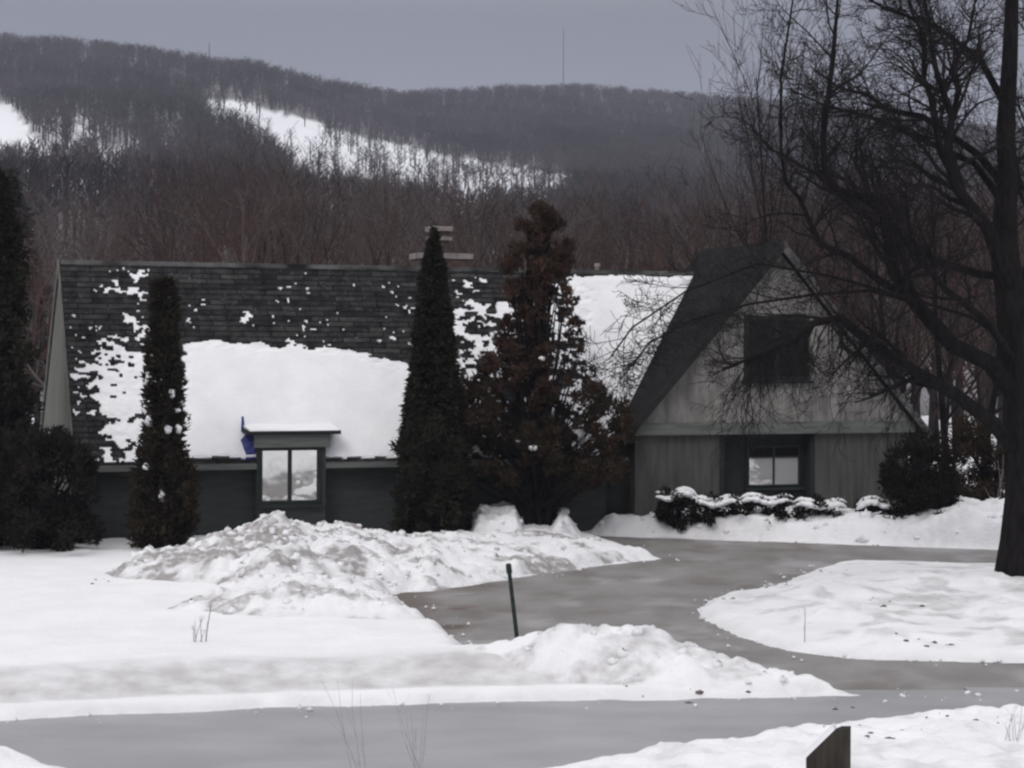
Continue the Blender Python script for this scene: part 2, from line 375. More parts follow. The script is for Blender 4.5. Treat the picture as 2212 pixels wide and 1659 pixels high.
def ground_h(X, Y):
    sd = -asphalt_sd(X + .25 * (fbm(X * 1.3, Y * 1.3, 3) - .5) * 1.6, Y + .25 * (fbm(X * 1.3, Y * 1.3, 8) - .5) * 1.6)
    near = sdist(X, Y, gr)                      # distance from the road
    h = 0.16 * sstep(0.0, 0.5, sd) + 0.10 * sstep(.5, 2.5, sd)
    h += sstep(.1, 1.5, sd) * (0.10 * (fbm(X * .5, Y * .5, 11) - .5) + 0.05 * (fbm(X * 2.2, Y * 2.2, 12) - .5) + .022 * (fbm(X * 5.5, Y * 5.5, 14, 2) - .5))
    # the verge along the near side of the lawn: a low curl of snow at the kerb, then a dirty slope up to the lawn
    far_side = (Y > 27.5) & (X < 6)
    verge = np.where(far_side, 1.0, 0.0)
    d = sd
    curl = 0.16 * np.exp(-((d - .55) / .3) ** 2)
    slope = 0.20 * sstep(1.0, 2.3, d) * sstep(14, 5, d)
    onlawn = verge * sstep(4.6, 2.2, X) * sstep(9, 5.5, -near)
    dn = -near
    hv = .10 * sstep(0, .25, d) + .06 * np.exp(-((dn - .5) / .3) ** 2) + (.27 + .12 * sstep(-2.5, 0, X)) * sstep(.9, 2.7, dn) * sstep(0, .5, d) + sstep(.1, 1.5, d) * .08 * (fbm(X * .9, Y * 1.6, 13) - .5) + .025 * (fbm(X * 5.5, Y * 5.5, 14, 2) - .5)
    h = h * (1 - onlawn) + hv * onlawn * np.where(d > 0, 1, 0)
    # foreground bank on the camera's side of the road
    fg = np.where((Y < 29.5) & (-near > 0) & (asphalt_sd(X, Y) < 0) & (Y < 31 - .0 * X), 1.0, 0.0) * np.where(Y < np.interp(X, [p[0] for p in gr[9:][::-1]], [p[1] for p in gr[9:][::-1]]) + .3, 1, 0)
    h += fg * sstep(0, 1.3, sd) * (0.12 + 0.16 * lumps(X * 1.6, Y * 1.6, 4) + .1 * lumps(X * 4, Y * 4, 9))
    h += fg * 0.35 * np.exp(-((X + 7.2) / 1.2) ** 2) * sstep(0, 1, sd)
    # clods thrown up on the island's near side
    isl = sdist(X, Y, gi)
    h += sstep(.2, 1.2, isl) * sstep(4.5, 6.5, X) * sstep(46.5, 44, Y) * (.16 * lumps(X * 1.3, Y * 1.0, 21) + .07 * lumps(X * 3.4, Y * 3.4, 22)) * sstep(.35, .6, fbm(X * .6, Y * .6, 31))
    h = np.where(sd > 0, h, -0.03)
    dirt = onlawn * sstep(.75, 1.15, -near) * sstep(3.3, 1.9, -near) * 0.52 * sstep(.3, 1.0, d)
    dirt = dirt + 0.25 * sstep(.5, 0, np.abs(sd)) + sstep(.2, 1.2, isl) * .45 * sstep(.5, .68, fbm(X * 1.8, Y * 1.8, 41))
    dirt = dirt + .30 * fg * sstep(.55, .7, fbm(X * 2.0, Y * 2.0, 43))
    return h, dirt
Z, DIRT = ground_h(X, Y)
g = mesh('ground', np.stack([X, Y, Z], -1), grid_faces(len(gx), len(gy)), M['lawnsnow'], smooth=True, attr={'dirt': DIRT.ravel()})
tag(g, 'snow covered ground of the lawns beside road and driveway', 'ground', kind='structure')
def gz(x, y):
    h, _ = ground_h(np.array([[x]], float), np.array([[y]], float)); return float(h[0, 0])

def sheet(name, x0, x1, y0, y1, keep, z, step, mt, label, attr=None):
    ax = np.arange(x0, x1, step); ay = np.arange(y0, y1, step)
    A, B = np.meshgrid(ax, ay)
    k = keep(A, B)
    Fq = grid_faces(len(ax), len(ay)); ok = k.ravel()[Fq].any(1)
    Fq = Fq[ok]; used = np.unique(Fq); re = -np.ones(A.size, int); re[used] = np.arange(len(used))
    zz = z + 0.012 * (fbm(A * .8, B * .8, 51) - .5)
    o = mesh(name, np.stack([A, B, zz], -1).reshape(-1, 3)[used], re[Fq], mt, smooth=True, attr=None if attr is None else {'dirt': attr(A, B).ravel()[used]})
    return tag(o, label, name, kind='structure')
def mudmap(A, B):
    px, py = proj(np.stack([A, B, np.zeros_like(A)], -1))
    f = fbm(A * 1.7, B * 1.7, 83) 
    return sstep(1010, 860, px + 120 * (f - .5)) * .9 + .75 * sstep(.60, .72, fbm(A * .9, B * 2.2, 84)) * sstep(1150, 1000, px) + .40 * sstep(.56, .74, fbm(A * 1.1, B * .8, 85)) - .4 * sstep(.58, .75, fbm(A * .9, B * .7, 86))
rd = lambda A, B: sdist(A, B, gr)
sheet('road', -70, 70, 15, 45, lambda A, B: rd(A, B) > -.35, 0.012, .3, M['asphalt'], 'grey wet road along the bottom of the view')
sheet('driveway', -5, 46, 29, 60, lambda A, B: (np.minimum(sdist(A, B, gd), -sdist(A, B, gi)) > -.5) & (rd(A, B) <= -.1), -0.002, .2, M['drive'], 'ploughed driveway curving round the snowy island to the house', mudmap)

# ------------------------------------------------------------------ ploughed snow piles
def pile(name, poly, htab, edge, label, seed, chunk=1.0, dirt=.35, base=0.0, step=.07):
    pg = gpoly(poly); a = np.array(pg)
    ax = np.arange(a[:, 0].min() - .4, a[:, 0].max() + .4, step); ay = np.arange(a[:, 1].min() - .4, a[:, 1].max() + .4, step)
    A, B = np.meshgrid(ax, ay)
    wob = .5 * (fbm(A * 1.1, B * 1.1, seed) - .5)
    s = sdist(A, B, pg) + wob
    px, _ = proj(np.stack([A, B, np.zeros_like(A)], -1))
    H = curve(px, htab)
    env = sstep(0, edge, s)
    big = .38 + .95 * fbm(A * .85, B * .85, seed + 3)
    lum = .40 * lumps(A * 1.3, B * 1.1, seed + 1) + .26 * lumps(A * 2.9, B * 2.6, seed + 2) + .16 * lumps(A * 6.0, B * 6.0, seed + 4) + .10 * (fbm(A * 7, B * 7, seed + 12) - .5) - .24
    z = env * H * big + chunk * lum * sstep(0, .5, s) * np.minimum(1, .3 + .9 * H)
    gh, _ = ground_h(A, B)
    z = z + np.maximum(gh, 0) - .025 * sstep(.6, 0, s) + base
    z = np.where(s > 0, z, -.05)
    keep = s > -.12
    Fq = grid_faces(len(ax), len(ay)); ok = keep.ravel()[Fq].any(1); Fq = Fq[ok]
    used = np.unique(Fq); re = -np.ones(A.size, int); re[used] = np.arange(len(used))
    D = 1.25 * dirt * sstep(.48, .66, fbm(A * 1.1, B * 1.4, seed + 6)) + .10 * dirt + dirt * .3 * sstep(.35, .1, s)
    # crevices between clods take a darker tint
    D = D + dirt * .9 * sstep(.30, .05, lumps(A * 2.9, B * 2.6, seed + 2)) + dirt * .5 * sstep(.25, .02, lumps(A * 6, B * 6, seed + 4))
    c = a.mean(0)
    V = np.stack([A, B, z], -1).reshape(-1, 3); Dv = list(D.ravel()[used]); Vv_ = [tuple(p) for p in V[used]]; Ff = [tuple(r_) for r_ in re[Fq]]
    q = np.random.default_rng(seed + 50); inside = np.where((s.ravel() > .25) & (H.ravel() > .12))[0]
    for kx in q.choice(inside, min(len(inside), int(chunk * 13 * len(inside) * step * step / 2.2))):
        r_ = q.uniform(.03, .085) * (1 + 1.3 * q.random() ** 4) * min(1, .5 + H.ravel()[kx])
        cv, cf = ico(V[kx] + np.array([0, 0, -r_ * .1]), r_, q, sq=.85, nr=4, ns=6)
        ax_ = q.uniform(.9, 1.35); cv = [V[kx] + (p - V[kx]) * np.array([ax_, 1, 1]) for p in cv]
        b_ = len(Vv_); Vv_ += [tuple(p) for p in cv]; Ff += [tuple(i + b_ for i in f_) for f_ in cf]
        Dv += [dirt * q.uniform(0, .9) * (q.random() < .5)] * len(cv)
    o = mesh(name, np.array(Vv_), Ff, M['snow'], smooth=True, origin=(c[0], c[1], 0), attr={'dirt': np.array(Dv)})
    return tag(o, label, 'snow pile', 'snow piles left by the plough', kind='thing')
pile('snow_pile', [(205, 1264), (300, 1228), (450, 1206), (600, 1196), (850, 1190), (1050, 1180), (1235, 1176), (1437, 1208), (1300, 1224), (1150, 1245), (950, 1276), (860, 1286), (700, 1302), (560, 1300), (430, 1287), (300, 1280)],
     [(205, .15), (300, .46), (360, .34), (430, .44), (500, .55), (560, .72), (600, .74), (660, .50), (760, .46), (850, .26), (930, .34), (1010, .20), (1150, .16), (1300, .12), (1433, .05)], 1.9, 'long lumpy dirty snow pile in front of the dormer window, highest on its left', 100, .95, dirt=.8)
pile('snow_pile', [(345, 1345), (450, 1312), (640, 1292), (800, 1302), (900, 1325), (965, 1352), (900, 1374), (700, 1368), (500, 1362)],
     [(345, .1), (500, .3), (640, .38), (800, .3), (960, .12)], 1.1, 'low ridge of gritty snow on the lawn just left of the driveway tip', 200, .8, .55)
pile('snow_pile', [(1010, 1462), (1120, 1430), (1220, 1412), (1310, 1398), (1440, 1420), (1600, 1450), (1750, 1478), (1925, 1504), (1700, 1510), (1400, 1506), (1230, 1494), (1100, 1478)],
     [(1010, .10), (1120, .15), (1220, .27), (1280, .38), (1330, .36), (1450, .24), (1560, .20), (1700, .13), (1900, .04)], .8, 'tapering snow pile between road and driveway, right of the leaning stake', 300, .95, .3)
pile('snow_pile', [(1262, 1156), (1300, 1138), (1700, 1138), (2300, 1138), (2300, 1193), (2150, 1188), (1700, 1172), (1400, 1162)],
     [(1262, .35), (1300, .55), (1340, .4), (1450, .4), (1700, .4), (1950, .46), (2060, .8), (2130, .75), (2200, .65)], .8, 'long white snow bank under the gable, beyond the driveway', 400, .45, .12)
pile('snow_pile', [(1008, 1190), (1006, 1155), (1110, 1150), (1200, 1150), (1258, 1152), (1265, 1172), (1150, 1192)],
     [(1008, .62), (1060, .5), (1110, .66), (1130, .1), (1190, .06), (1210, .4), (1262, .2)], .5, 'white snow mound around the twin trunks of the rusty juniper', 500, .9, .15)

# ------------------------------------------------------------------ hills and hillside woods
RIDGE = [(-900, 150), (-300, 110), (0, 100), (150, 104), (300, 122), (450, 145), (560, 150), (640, 175), (760, 195), (870, 212), (980, 208), (1100, 196), (1250, 192), (1400, 202), (1560, 214), (1700, 224), (1850, 240), (2000, 262), (2212, 280), (2700, 300), (3300, 280)]
xs = np.linspace(-1400, 3600, 420)
def terrain(xd, D):
    """height of the hillside at survey column xd and distance D"""
    yr = curve(xd, RIDGE) + 16
    Dr = np.interp(xd, [-900, 500, 900, 1300, 3300], [1250, 1300, 1450, 1750, 1750])
    er = (HY - yr) / F
    t = np.clip((D - 150) / (Dr - 150), 0, 1.3)
    e0 = -EYE / 150
    shp = np.interp(t, [0, .07, .2, .42, .65, 1.0, 1.3], [0, .40, .575, .70, .825, 1.0, .955])
    ee = e0 + (er - e0) * shp
    z = EYE + ee * D
    a = (xd - CX) / F * D
    z = z + sstep(250, 500, D) * 5 * (fbm(a / 90, D / 90, 61) - .5)
    return z
Dg = np.concatenate([np.arange(140, 400, 13), np.arange(400, 2300, 24)])
XD, DD = np.meshgrid(xs, Dg)
ZZ = terrain(XD, DD); ZZ[0] = -1.0
AX = (XD - CX) / F * DD
# clearings: upper edge, lower visible edge in the survey
CU = [(430, 212), (500, 220), (570, 234), (700, 272), (850, 312), (1000, 342), (1220, 380)]
CL = [(430, 218), (500, 240), (570, 275), (620, 330), (680, 372), (800, 396), (930, 420), (1040, 440), (1150, 440), (1230, 405)]
def clearing(xd, D):
    z = terrain(xd, D); y = HY - F * (z - EYE) / D
    n = 9 * (fbm(xd / 25, D / 40, 71) - .5) * 2
    up, lo = curve(xd, CU) + n, curve(xd, CL) + 46 + n
    a = (xd > 440) & (xd < 1235) & (y > up) & (y < lo)
    lx = np.clip(xd, -500, 95)
    b = (xd < 112) & (y > 232 + np.maximum(0, xd - 22) * 1.25 + n) & (y < 400 + n)
    c = ((xd - 250) / 50) ** 2 + ((y - 362) / 34) ** 2 < 1
    return a | b | c, y
cm, YD = clearing(XD, DD)
def thin(xd, y):
    return sstep(.36, .56, fbm(xd / 40, y / 34, 73)) * sstep(-80, 60, xd) * sstep(480, 300, xd) * sstep(215, 285, y) * sstep(450, 400, y) + .8 * sstep(.5, .62, fbm(xd / 30, y / 22, 75)) * sstep(560, 640, xd) * sstep(1300, 1150, xd) * sstep(0, 25, y - curve(xd, CL) + 30) * sstep(120, 60, y - curve(xd, CL))
THIN = thin(XD, YD)
hm = bpy.data.materials.new('hill_ground'); hm.use_nodes = True
t = hm.node_tree; b = t.nodes['Principled BSDF']; b.inputs['Roughness'].default_value = .9
at = t.nodes.new('ShaderNodeAttribute'); at.attribute_name = 'open'
n = t.nodes.new('ShaderNodeTexNoise'); n.inputs['Scale'].default_value = .05; n.inputs['Detail'].default_value = 8
co = t.nodes.new('ShaderNodeTexCoord'); t.links.new(co.outputs['Object'], n.inputs['Vector'])
r = t.nodes.new('ShaderNodeValToRGB'); r.color_ramp.elements[0].position = .4; r.color_ramp.elements[0].color = (.045, .038, .04, 1); r.color_ramp.elements[1].position = .75; r.color_ramp.elements[1].color = (.15, .14, .15, 1)
t.links.new(n.outputs[0], r.inputs[0])
mx = t.nodes.new('ShaderNodeMix'); mx.data_type = 'RGBA'; mx.inputs['B'].default_value = (.80, .81, .85, 1)
t.links.new(r.outputs[0], mx.inputs['A']); t.links.new(at.outputs['Fac'], mx.inputs['Factor']); t.links.new(mx.outputs['Result'], b.inputs['Base Color'])
o = mesh('hills', np.stack([AX, DD, ZZ], -1), grid_faces(len(xs), len(Dg)), hm, smooth=True, attr={'open': np.maximum(cm.astype(float), .12 + .75 * np.clip(THIN, 0, 1)).ravel()})
tag(o, 'long wooded hills with snowy clearings behind the house', 'hills', kind='structure')

def hill_template(seed):
    q = np.random.default_rng(seed); V = []
    def tri(p, d, l, wd):
        d = d / np.linalg.norm(d); s = np.cross(d, q.normal(size=3)); s /= np.linalg.norm(s)
        V.extend([p - s * wd, p + s * wd, p + d * l])
    for k in range(3): tri(np.array([0, 0, -1.0]), np.array([.03 * q.normal(), .03 * q.normal(), 1]), 10 + q.random() * 2, .22)
    for k in range(16):
        h = 2.5 + 6.5 * q.random(); a = q.random() * 6.28
        tri(np.array([0, 0, h]), np.array([math.cos(a), math.sin(a), .7 + q.random()]), 2.2 + 2.2 * q.random(), .14)
    for k in range(34):
        a = q.random() * 6.28; rr = 2.6 * math.sqrt(q.random()); h = 3.5 + 6.5 * q.random()
        rr *= math.sqrt(max(.1, 1 - ((h - 6) / 5.2) ** 2))
        tri(np.array([rr * math.cos(a), rr * math.sin(a), h]), np.array([math.cos(a) * .5 + .3 * q.normal(), math.sin(a) * .5 + .3 * q.normal(), .8]), 1.3 + 1.3 * q.random(), .10)
    return np.array(V)
TT = [hill_template(s) for s in range(8)]
nT = 17000
u_ = rng.random(nT * 3)
Dt = np.sqrt(170 ** 2 + u_ * (1820 ** 2 - 170 ** 2)); xt = rng.uniform(-250, 2500, nT * 3)
Drt = np.interp(xt, [-900, 500, 900, 1300, 3300], [1250, 1300, 1450, 1750, 1750])
cl, yy = clearing(xt, Dt); at_all = (xt - CX) / F * Dt
stray = rng.random(nT * 3) < np.where(xt > 700, .20, np.where(xt < 560, np.where(xt < 200, .02, .12), .02 + .14 * sstep(600, 700, xt) * sstep(-80, 0, yy - curve(xt, CL))))
ok = (Dt < Drt + 60) & (~cl | stray) & (rng.random(nT * 3) > .72 * np.clip(thin(xt, yy), 0, 1)) & (rng.random(nT * 3) < np.clip(1.25 - Dt / 2600, .4, 1)) & (rng.random(nT * 3) > .45 * sstep(.5, .65, fbm(at_all / 60, Dt / 110, 79)) * (Dt < 900))
xt, Dt = xt[ok][:nT], Dt[ok][:nT]
zt = terrain(xt, Dt); at_ = (xt - CX) / F * Dt
sc = rng.uniform(.75, 1.15, len(xt)) * np.interp(Dt, [150, 500, 1200], [1.0, 1.0, 1.1]); rot = rng.uniform(0, 6.28, len(xt)); kind = rng.integers(0, 8, len(xt))
parts = []
for k in range(8):
    m_ = kind == k; T = TT[k]
    c, s = np.cos(rot[m_])[:, None], np.sin(rot[m_])[:, None]
    wx = (1 + .35 * (Dt[m_] > 700))[:, None]
    vx = (T[None, :, 0] * c - T[None, :, 1] * s) * sc[m_][:, None] * wx + at_[m_][:, None]
    vy = (T[None, :, 0] * s + T[None, :, 1] * c) * sc[m_][:, None] * wx + Dt[m_][:, None]
    vz = T[None, :, 2] * sc[m_][:, None] + zt[m_][:, None]
    parts.append(np.stack([vx, vy, vz], -1).reshape(-1, 3))
V = np.concatenate(parts)
o = mesh('forest', V, np.arange(len(V)).reshape(-1, 3), M['hilltrees'])
tag(o, 'leafless grey brown forest covering the far hillsides', 'forest', kind='stuff')

# ------------------------------------------------------------------ bare trees
def unit(v): return v / (np.linalg.norm(v) + 1e-9)
def grow(mb, p, d, length, r, level, maxlevel, q, up=.12, nch=(6, 5, 4), sides=(6, 4, 3, 3), jit=.16, rmin=.006):
    n = 5 if level < 2 else 4
    pts = [p]; rad = [r]; dirs = [d]
    for i in range(n):
        d = unit(d + q.normal(size=3) * jit + np.array([0, 0, up]))
        p = p + d * length / n
        pts.append(p); dirs.append(d); rad.append(max(rmin, r * (1 - .82 * (i + 1) / n)))
    mb[min(level, len(mb) - 1)].tube(pts, rad, sides[min(level, 3)])
    if level < maxlevel:
        spawn(mb, pts, dirs, rad, length, level, maxlevel, q, up, nch, sides, jit, rmin)
def spawn(mb, pts, dirs, rad, length, level, maxlevel, q, up, nch, sides, jit, rmin, lo=.22, lf=(.4, .7)):
    c = nch[min(level, len(nch) - 1)]
    for j in range(c):
        f = lo + (1 - lo) * (j + q.random()) / c
        k = min(len(pts) - 2, int(f * (len(pts) - 1))); ff = f * (len(pts) - 1) - k
        bp = pts[k] * (1 - ff) + pts[k + 1] * ff
        dd = unit(dirs[k + 1]); s = unit(np.cross(dd, q.normal(size=3)))
        an = math.radians(q.uniform(28, 62))
        nd = dd * math.cos(an) + s * math.sin(an)
        grow(mb, bp, nd, length * q.uniform(*lf) * (1.1 - .45 * f), max(rmin, rad[k] * .55), level + 1, maxlevel, q, up, nch, sides, jit, rmin)
def wood_tree(seed, name, label, group, H=13.0, twig=M['woodtwig'], bark=M['woodbark'], nch=(11, 5, 4), r0=.20, rmin=.011):
    q = np.random.default_rng(seed)
    root = thing(name, (0, 0, 0), label, 'tree', group)
    a, b = MB(), MB()
    grow([a, b], np.array([0, 0, -.3]), np.array([0, 0, 1.0]), H, r0, 0, 3, q, up=.10, nch=nch, jit=.07, rmin=rmin)
    a.build('trunk', bark, root); b.build('crown', twig, root)
    return root
WL, WG = 'bare brown tree in the wood close behind the house roof', 'bare trees in the wood behind the house'
TW = [mat('wood_twigs_dark', (0.034, 0.027, 0.026), (0.018, 0.015, 0.015), .3, .95), M['woodtwig'], mat('wood_twigs_red', (0.085, 0.046, 0.042), (0.045, 0.028, 0.027), .3, .95), mat('wood_twigs_grey', (0.130, 0.112, 0.106), (0.07, 0.06, 0.06), .3, .95)]
protos = [wood_tree(900 + k, 'bare_tree', WL, WG, H=12.5 + k * .6, twig=TW[[0, 1, 2, 3, 1, 2][k]], bark=[M['bark'], M['woodbark'], M['woodbark'], TW[3], M['bark'], M['woodbark']][k], r0=.22 + .05 * (k % 3)) for k in range(6)]
woods = []
def top_of(root): return max(max(v.co.z for v in c.data.vertices) for c in root.children)
tops = [top_of(p) for p in protos]
q = np.random.default_rng(55)
for row, (D0, D1, cnt) in enumerate([(80, 94, 40), (94, 112, 56), (112, 138, 64)]):
    for i in range(cnt):
        D = q.uniform(D0, D1); xd = -60 + (2330) * (i + q.random()) / cnt
        ytop = np.interp(xd, [-60, 60, 250, 420, 560, 680, 800, 950, 1050, 1200, 1400, 1600, 2300], [385, 395, 385, 285, 255, 285, 300, 320, 340, 360, 340, 320, 310]) + q.uniform(-10, 90) + (10 if row == 0 else 0)
        Ht = EYE + (HY - ytop) / F * D
        woods.append((xd, D, Ht, q.uniform(0, 6.28)))
# trees standing at the foot of the hill
for i in range(46):
    D = q.uniform(138, 165); xd = -60 + 2330 * (i + q.random()) / 46
    woods.append((xd, D, q.uniform(14, 18) if xd > 300 else q.uniform(11, 14), q.uniform(0, 6.28)))
for i, (xd, D, Ht, rz) in enumerate(woods):
    k = i % 6
    if i > 40 and D > 105 and (80 < xd < 340 or 640 < xd < 1150) and i % 3: k = 3
    pr = protos[k]; bh = tops[k]
    s = Ht / bh; loc = ((xd - CX) / F * D, D, 0)
    sc = (s * q.uniform(.85, 1.1), s * q.uniform(.85, 1.1), s)
    if i < 6: pr.location = loc; pr.rotation_euler = (0, 0, rz); pr.scale = sc
    else: dup(pr, loc, rz, sc)

# the slender tree rising behind the gable
tr = wood_tree(777, 'bare_tree', 'slender upright bare tree rising into the sky behind the gable roof', None, H=16.5, twig=TW[0], bark=M['bark'], nch=(16, 6, 4), r0=.2, rmin=.010)
tr.location = ((1690 - CX) / F * 74, 74, 0)
tr.scale = (.62, .62, 1)
tr2 = dup(tr, ((1655 - CX) / F * 84, 84, 0), 2.1, (.42, .42, .90), 'thin bare tree left of the slender one, seen above the snowy roof end')

for i, (x, D, sc_, lb) in enumerate([(1960, 66, .62, 'bare tree just right of the gable roof edge'), (2045, 64, .66, 'second bare tree right of the gable roof edge'), (2120, 68, .70, 'bare tree between the gable and the big trunk'), (2215, 65, .72, 'bare tree hidden in part by the big trunk'), (1900, 72, .66, 'bare tree behind the right slope of the gable roof'), (1560, 72, .50, 'dark bare tree behind the end of the snowy roof, beside the gable')]):
    dup(tr, ((x - CX) / F * D, D, 0), 1.3 * i, (sc_ * 1.2, sc_ * 1.2, sc_), lb)
# the big tree at the right edge
def big_tree():
    D0 = 44.0
    base = G(2205, 1268); base = np.array([base[0], base[1], 0.15])
    root = thing('bare_tree', base, 'large old bare tree with thick dark trunk at the right edge', 'tree')
    q = np.random.default_rng(4)
    a, b = MB(), MB()
    def pl(pts):
        return [P(x, y, D0 + dd) for x, y, dd in pts]
    S = F / D0
    trunk = pl([(2204, 1305, 0), (2203, 1272, 0), (2207, 1240, 0), (2210, 1170, 0), (2214, 1080, 0), (2216, 1000, 0), (2210, 900, 0), (2207, 830, 0), (2198, 740, 0), (2184, 640, .05), (2172, 560, .1), (2170, 470, .12), (2178, 380, .2), (2172, 280, .3), (2181, 140, .4), (2186, 0, .5), (2192, -160, .6), (2196, -330, .6)])
    tr_ = [1.05, .80, .64, .54, .47, .48, .47, .42, .43, .37, .33, .28, .24, .22, .19, .16, .12, .07]
    a.tube(trunk, tr_, 12)
    limbs = [
        ([(2203, 720, 0), (2240, 560, .3), (2275, 380, .8), (2290, 180, 1.2), (2310, -60, 1.5), (2320, -300, 1.7)], .26, 7),
        ([(2198, 660, 0), (2160, 560, -.3), (2122, 490, -.6), (2092, 440, -.9), (2074, 400, -1.1), (2050, 310, -1.3), (2054, 252, -1.4), (2040, 190, -1.5), (2018, 120, -1.6), (2000, 30, -1.7), (1985, -60, -1.8)], .19, 5.5),
        ([(2054, 262, -1.4), (2070, 200, -1.1), (2058, 150, -.9), (2098, 80, -.7), (2110, 0, -.6), (2120, -80, -.5)], .09, 3.0),
        ([(2092, 440, -.9), (2040, 330, -.3), (2012, 210, 0), (1994, 170, .1), (2000, 80, .2), (1970, 17, .3), (1958, -60, .4)], .11, 3.6),
        ([(2195, 860, 0), (2140, 790, -.5), (2060, 735, -1.0), (1985, 655, -1.4), (1935, 580, -1.6), (1923, 504, -1.7), (1906, 454, -1.8), (1872, 430, -1.9), (1805, 410, -2.0), (1781, 380, -2.1), (1778, 286, -2.1), (1791, 134, -2.1), (1805, 60, -2.1), (1812, -30, -2.1)], .21, 6.0),
        ([(1985, 655, -1.4), (1900, 600, -.9), (1830, 560, -.5), (1780, 520, -.2), (1755, 487, 0), (1731, 437, .2), (1697, 396, .3), (1687, 336, .3), (1688, 168, .3), (1711, 0, .3), (1722, -100, .3)], .10, 4.5),
        ([(2200, 985, 0), (2140, 905, -.7), (2060, 850, -1.3), (1960, 790, -1.9), (1870, 735, -2.4), (1815, 690, -2.8), (1760, 700, -3.1), (1700, 735, -3.4), (1640, 770, -3.6), (1560, 800, -3.8)], .19, 4.2),
        ([(2198, 600, 0), (2120, 590, .8), (2020, 560, 1.5), (1950, 520, 2.2), (1860, 450, 2.8), (1760, 380, 3.3), (1660, 320, 3.7), (1610, 260, 4.0)], .12, 3.6),
        ([(2186, 420, .1), (2120, 330, 1.0), (2000, 250, 1.7), (1920, 225, 2.2), (1870, 205, 2.5), (1810, 190, 2.8), (1760, 150, 3.0)], .11, 4.2),
        ([(2190, 470, .1), (2100, 360, 1.5), (1960, 290, 2.2), (1880, 250, 2.7), (1800, 225, 3.1), (1700, 190, 3.4)], .10, 4.2),
        ([(2178, 240, .3), (2110, 130, .9), (2020, 60, 1.4), (1900, 10, 2.0), (1800, -50, 2.6)], .10, 4.0),
        ([(2201, 760, 0), (2110, 690, -1.5), (1950, 640, -3.0), (1790, 585, -4.6), (1640, 575, -6.0), (1480, 620, -7.2), (1370, 700, -7.8), (1320, 770, -8.0)], .05, 3.6),
        ([(1985, 655, -1.4), (1880, 640, -3.0), (1760, 640, -4.6), (1620, 660, -6.0), (1500, 690, -7.0), (1400, 740, -7.6), (1340, 820, -8)], .045, 3.2),
        ([(2203, 800, 0), (2120, 700, -1.2), (2040, 620, -2.2), (1985, 560, -3.0), (1955, 480, -3.5), (1950, 400, -3.8), (1900, 340, -4.0)], .10, 3.6),
    ]
    for pts, r0, ln in limbs:
        w_ = pl(pts); m = len(w_)
        # a little crookedness
        for i in range(1, m - 1): w_[i] = w_[i] + q.normal(size=3) * .05
        rr = [max(.018, r0 * (1 - .86 * i / (m - 1))) for i in range(m)]
        a.tube(w_, rr, 7)
        dirs = [unit(w_[min(i + 1, m - 1)] - w_[max(i - 1, 0)]) for i in range(m)]
        spawn([a, b, b], w_, dirs, [x * .8 for x in rr], ln, 0, 3, q, .05, (25, 8, 5), (6, 4, 3, 3), .20, .0055, lo=.2, lf=(.28, .52))
    # drooping twigs over the gable
    for i in range(46):
        x = q.uniform(1600, 1990); y = np.interp(x, [1610, 1700, 1815, 1870, 1960, 2000], [780, 735, 690, 735, 790, 815])
        p = P(x, y, D0 + np.interp(x, [1560, 1815, 2000], [-3.8, -2.8, -1.6]))
        d = unit(np.array([q.normal() * .35 - .25, q.normal() * .3, -1.0]))
        grow([a, b, b, b], p, d, q.uniform(.9, 2.3), .018, 1, 3, q, up=-.06, nch=(5, 4, 3), jit=.16, rmin=.005)
    a.build('trunk', M['bark'], root, smooth=False); b.build('crown', M['twig'], root)
big_tree()

# ------------------------------------------------------------------ the house
TH = math.radians(19)
U = np.array([math.cos(TH), math.sin(TH), 0]); Vv = np.array([math.sin(TH), -math.cos(TH), 0]); UP = np.array([0, 0, 1.0])
J = P(1500, 589, 62.5); ZR = J[2]
aL, _ = ray(128, 575)
Llen = (J[0] - aL * J[1]) / (U[0] - aL * U[1])
O3 = np.array([J[0], J[1], 0]) - U * Llen
def HL(s, t, z): return O3 + U * s + Vv * t + UP * z
def s_at(x, t, y=900):
    a, _ = ray(x, y); p = O3 + Vv * t
    return (a * p[1] - p[0]) / (U[0] - a * U[1])
def z_at(y, s, t, x=None):
    p = HL(s, t, 0); xx, _ = proj(p); _, b = ray(xx, y); return EYE - b * p[1]
WOV = 4.5; WW = 4.1                       # eave and wall distance in front of the ridge
ZE = z_at(1000, s_at(400, WOV), WOV)
SL = (ZR - ZE) / WOV
SW = Llen + 0.67                           # the wing's ridge line
pw = HL(SW, 0, 0); aw, bw = ray(1692, 520)
TF = (pw[0] - aw * pw[1]) / (aw * Vv[1] - Vv[0])
ZW = EYE - bw * HL(SW, TF, 0)[1]
fl = s_at(1352, TF); fr = s_at(2016, TF); HB = (fr - fl) / 2
ZF = z_at(942, SW, TF)
SLW = (ZW - ZF) / HB
print('house', ZR, ZE, SL, 'wing', TF, ZW, HB, ZF, SLW, 'Llen', Llen)
house = thing('house', tuple(HL(Llen / 2, 0, 0)), 'long dark house with steep snowy roof, dormer window and a front gable', 'house')

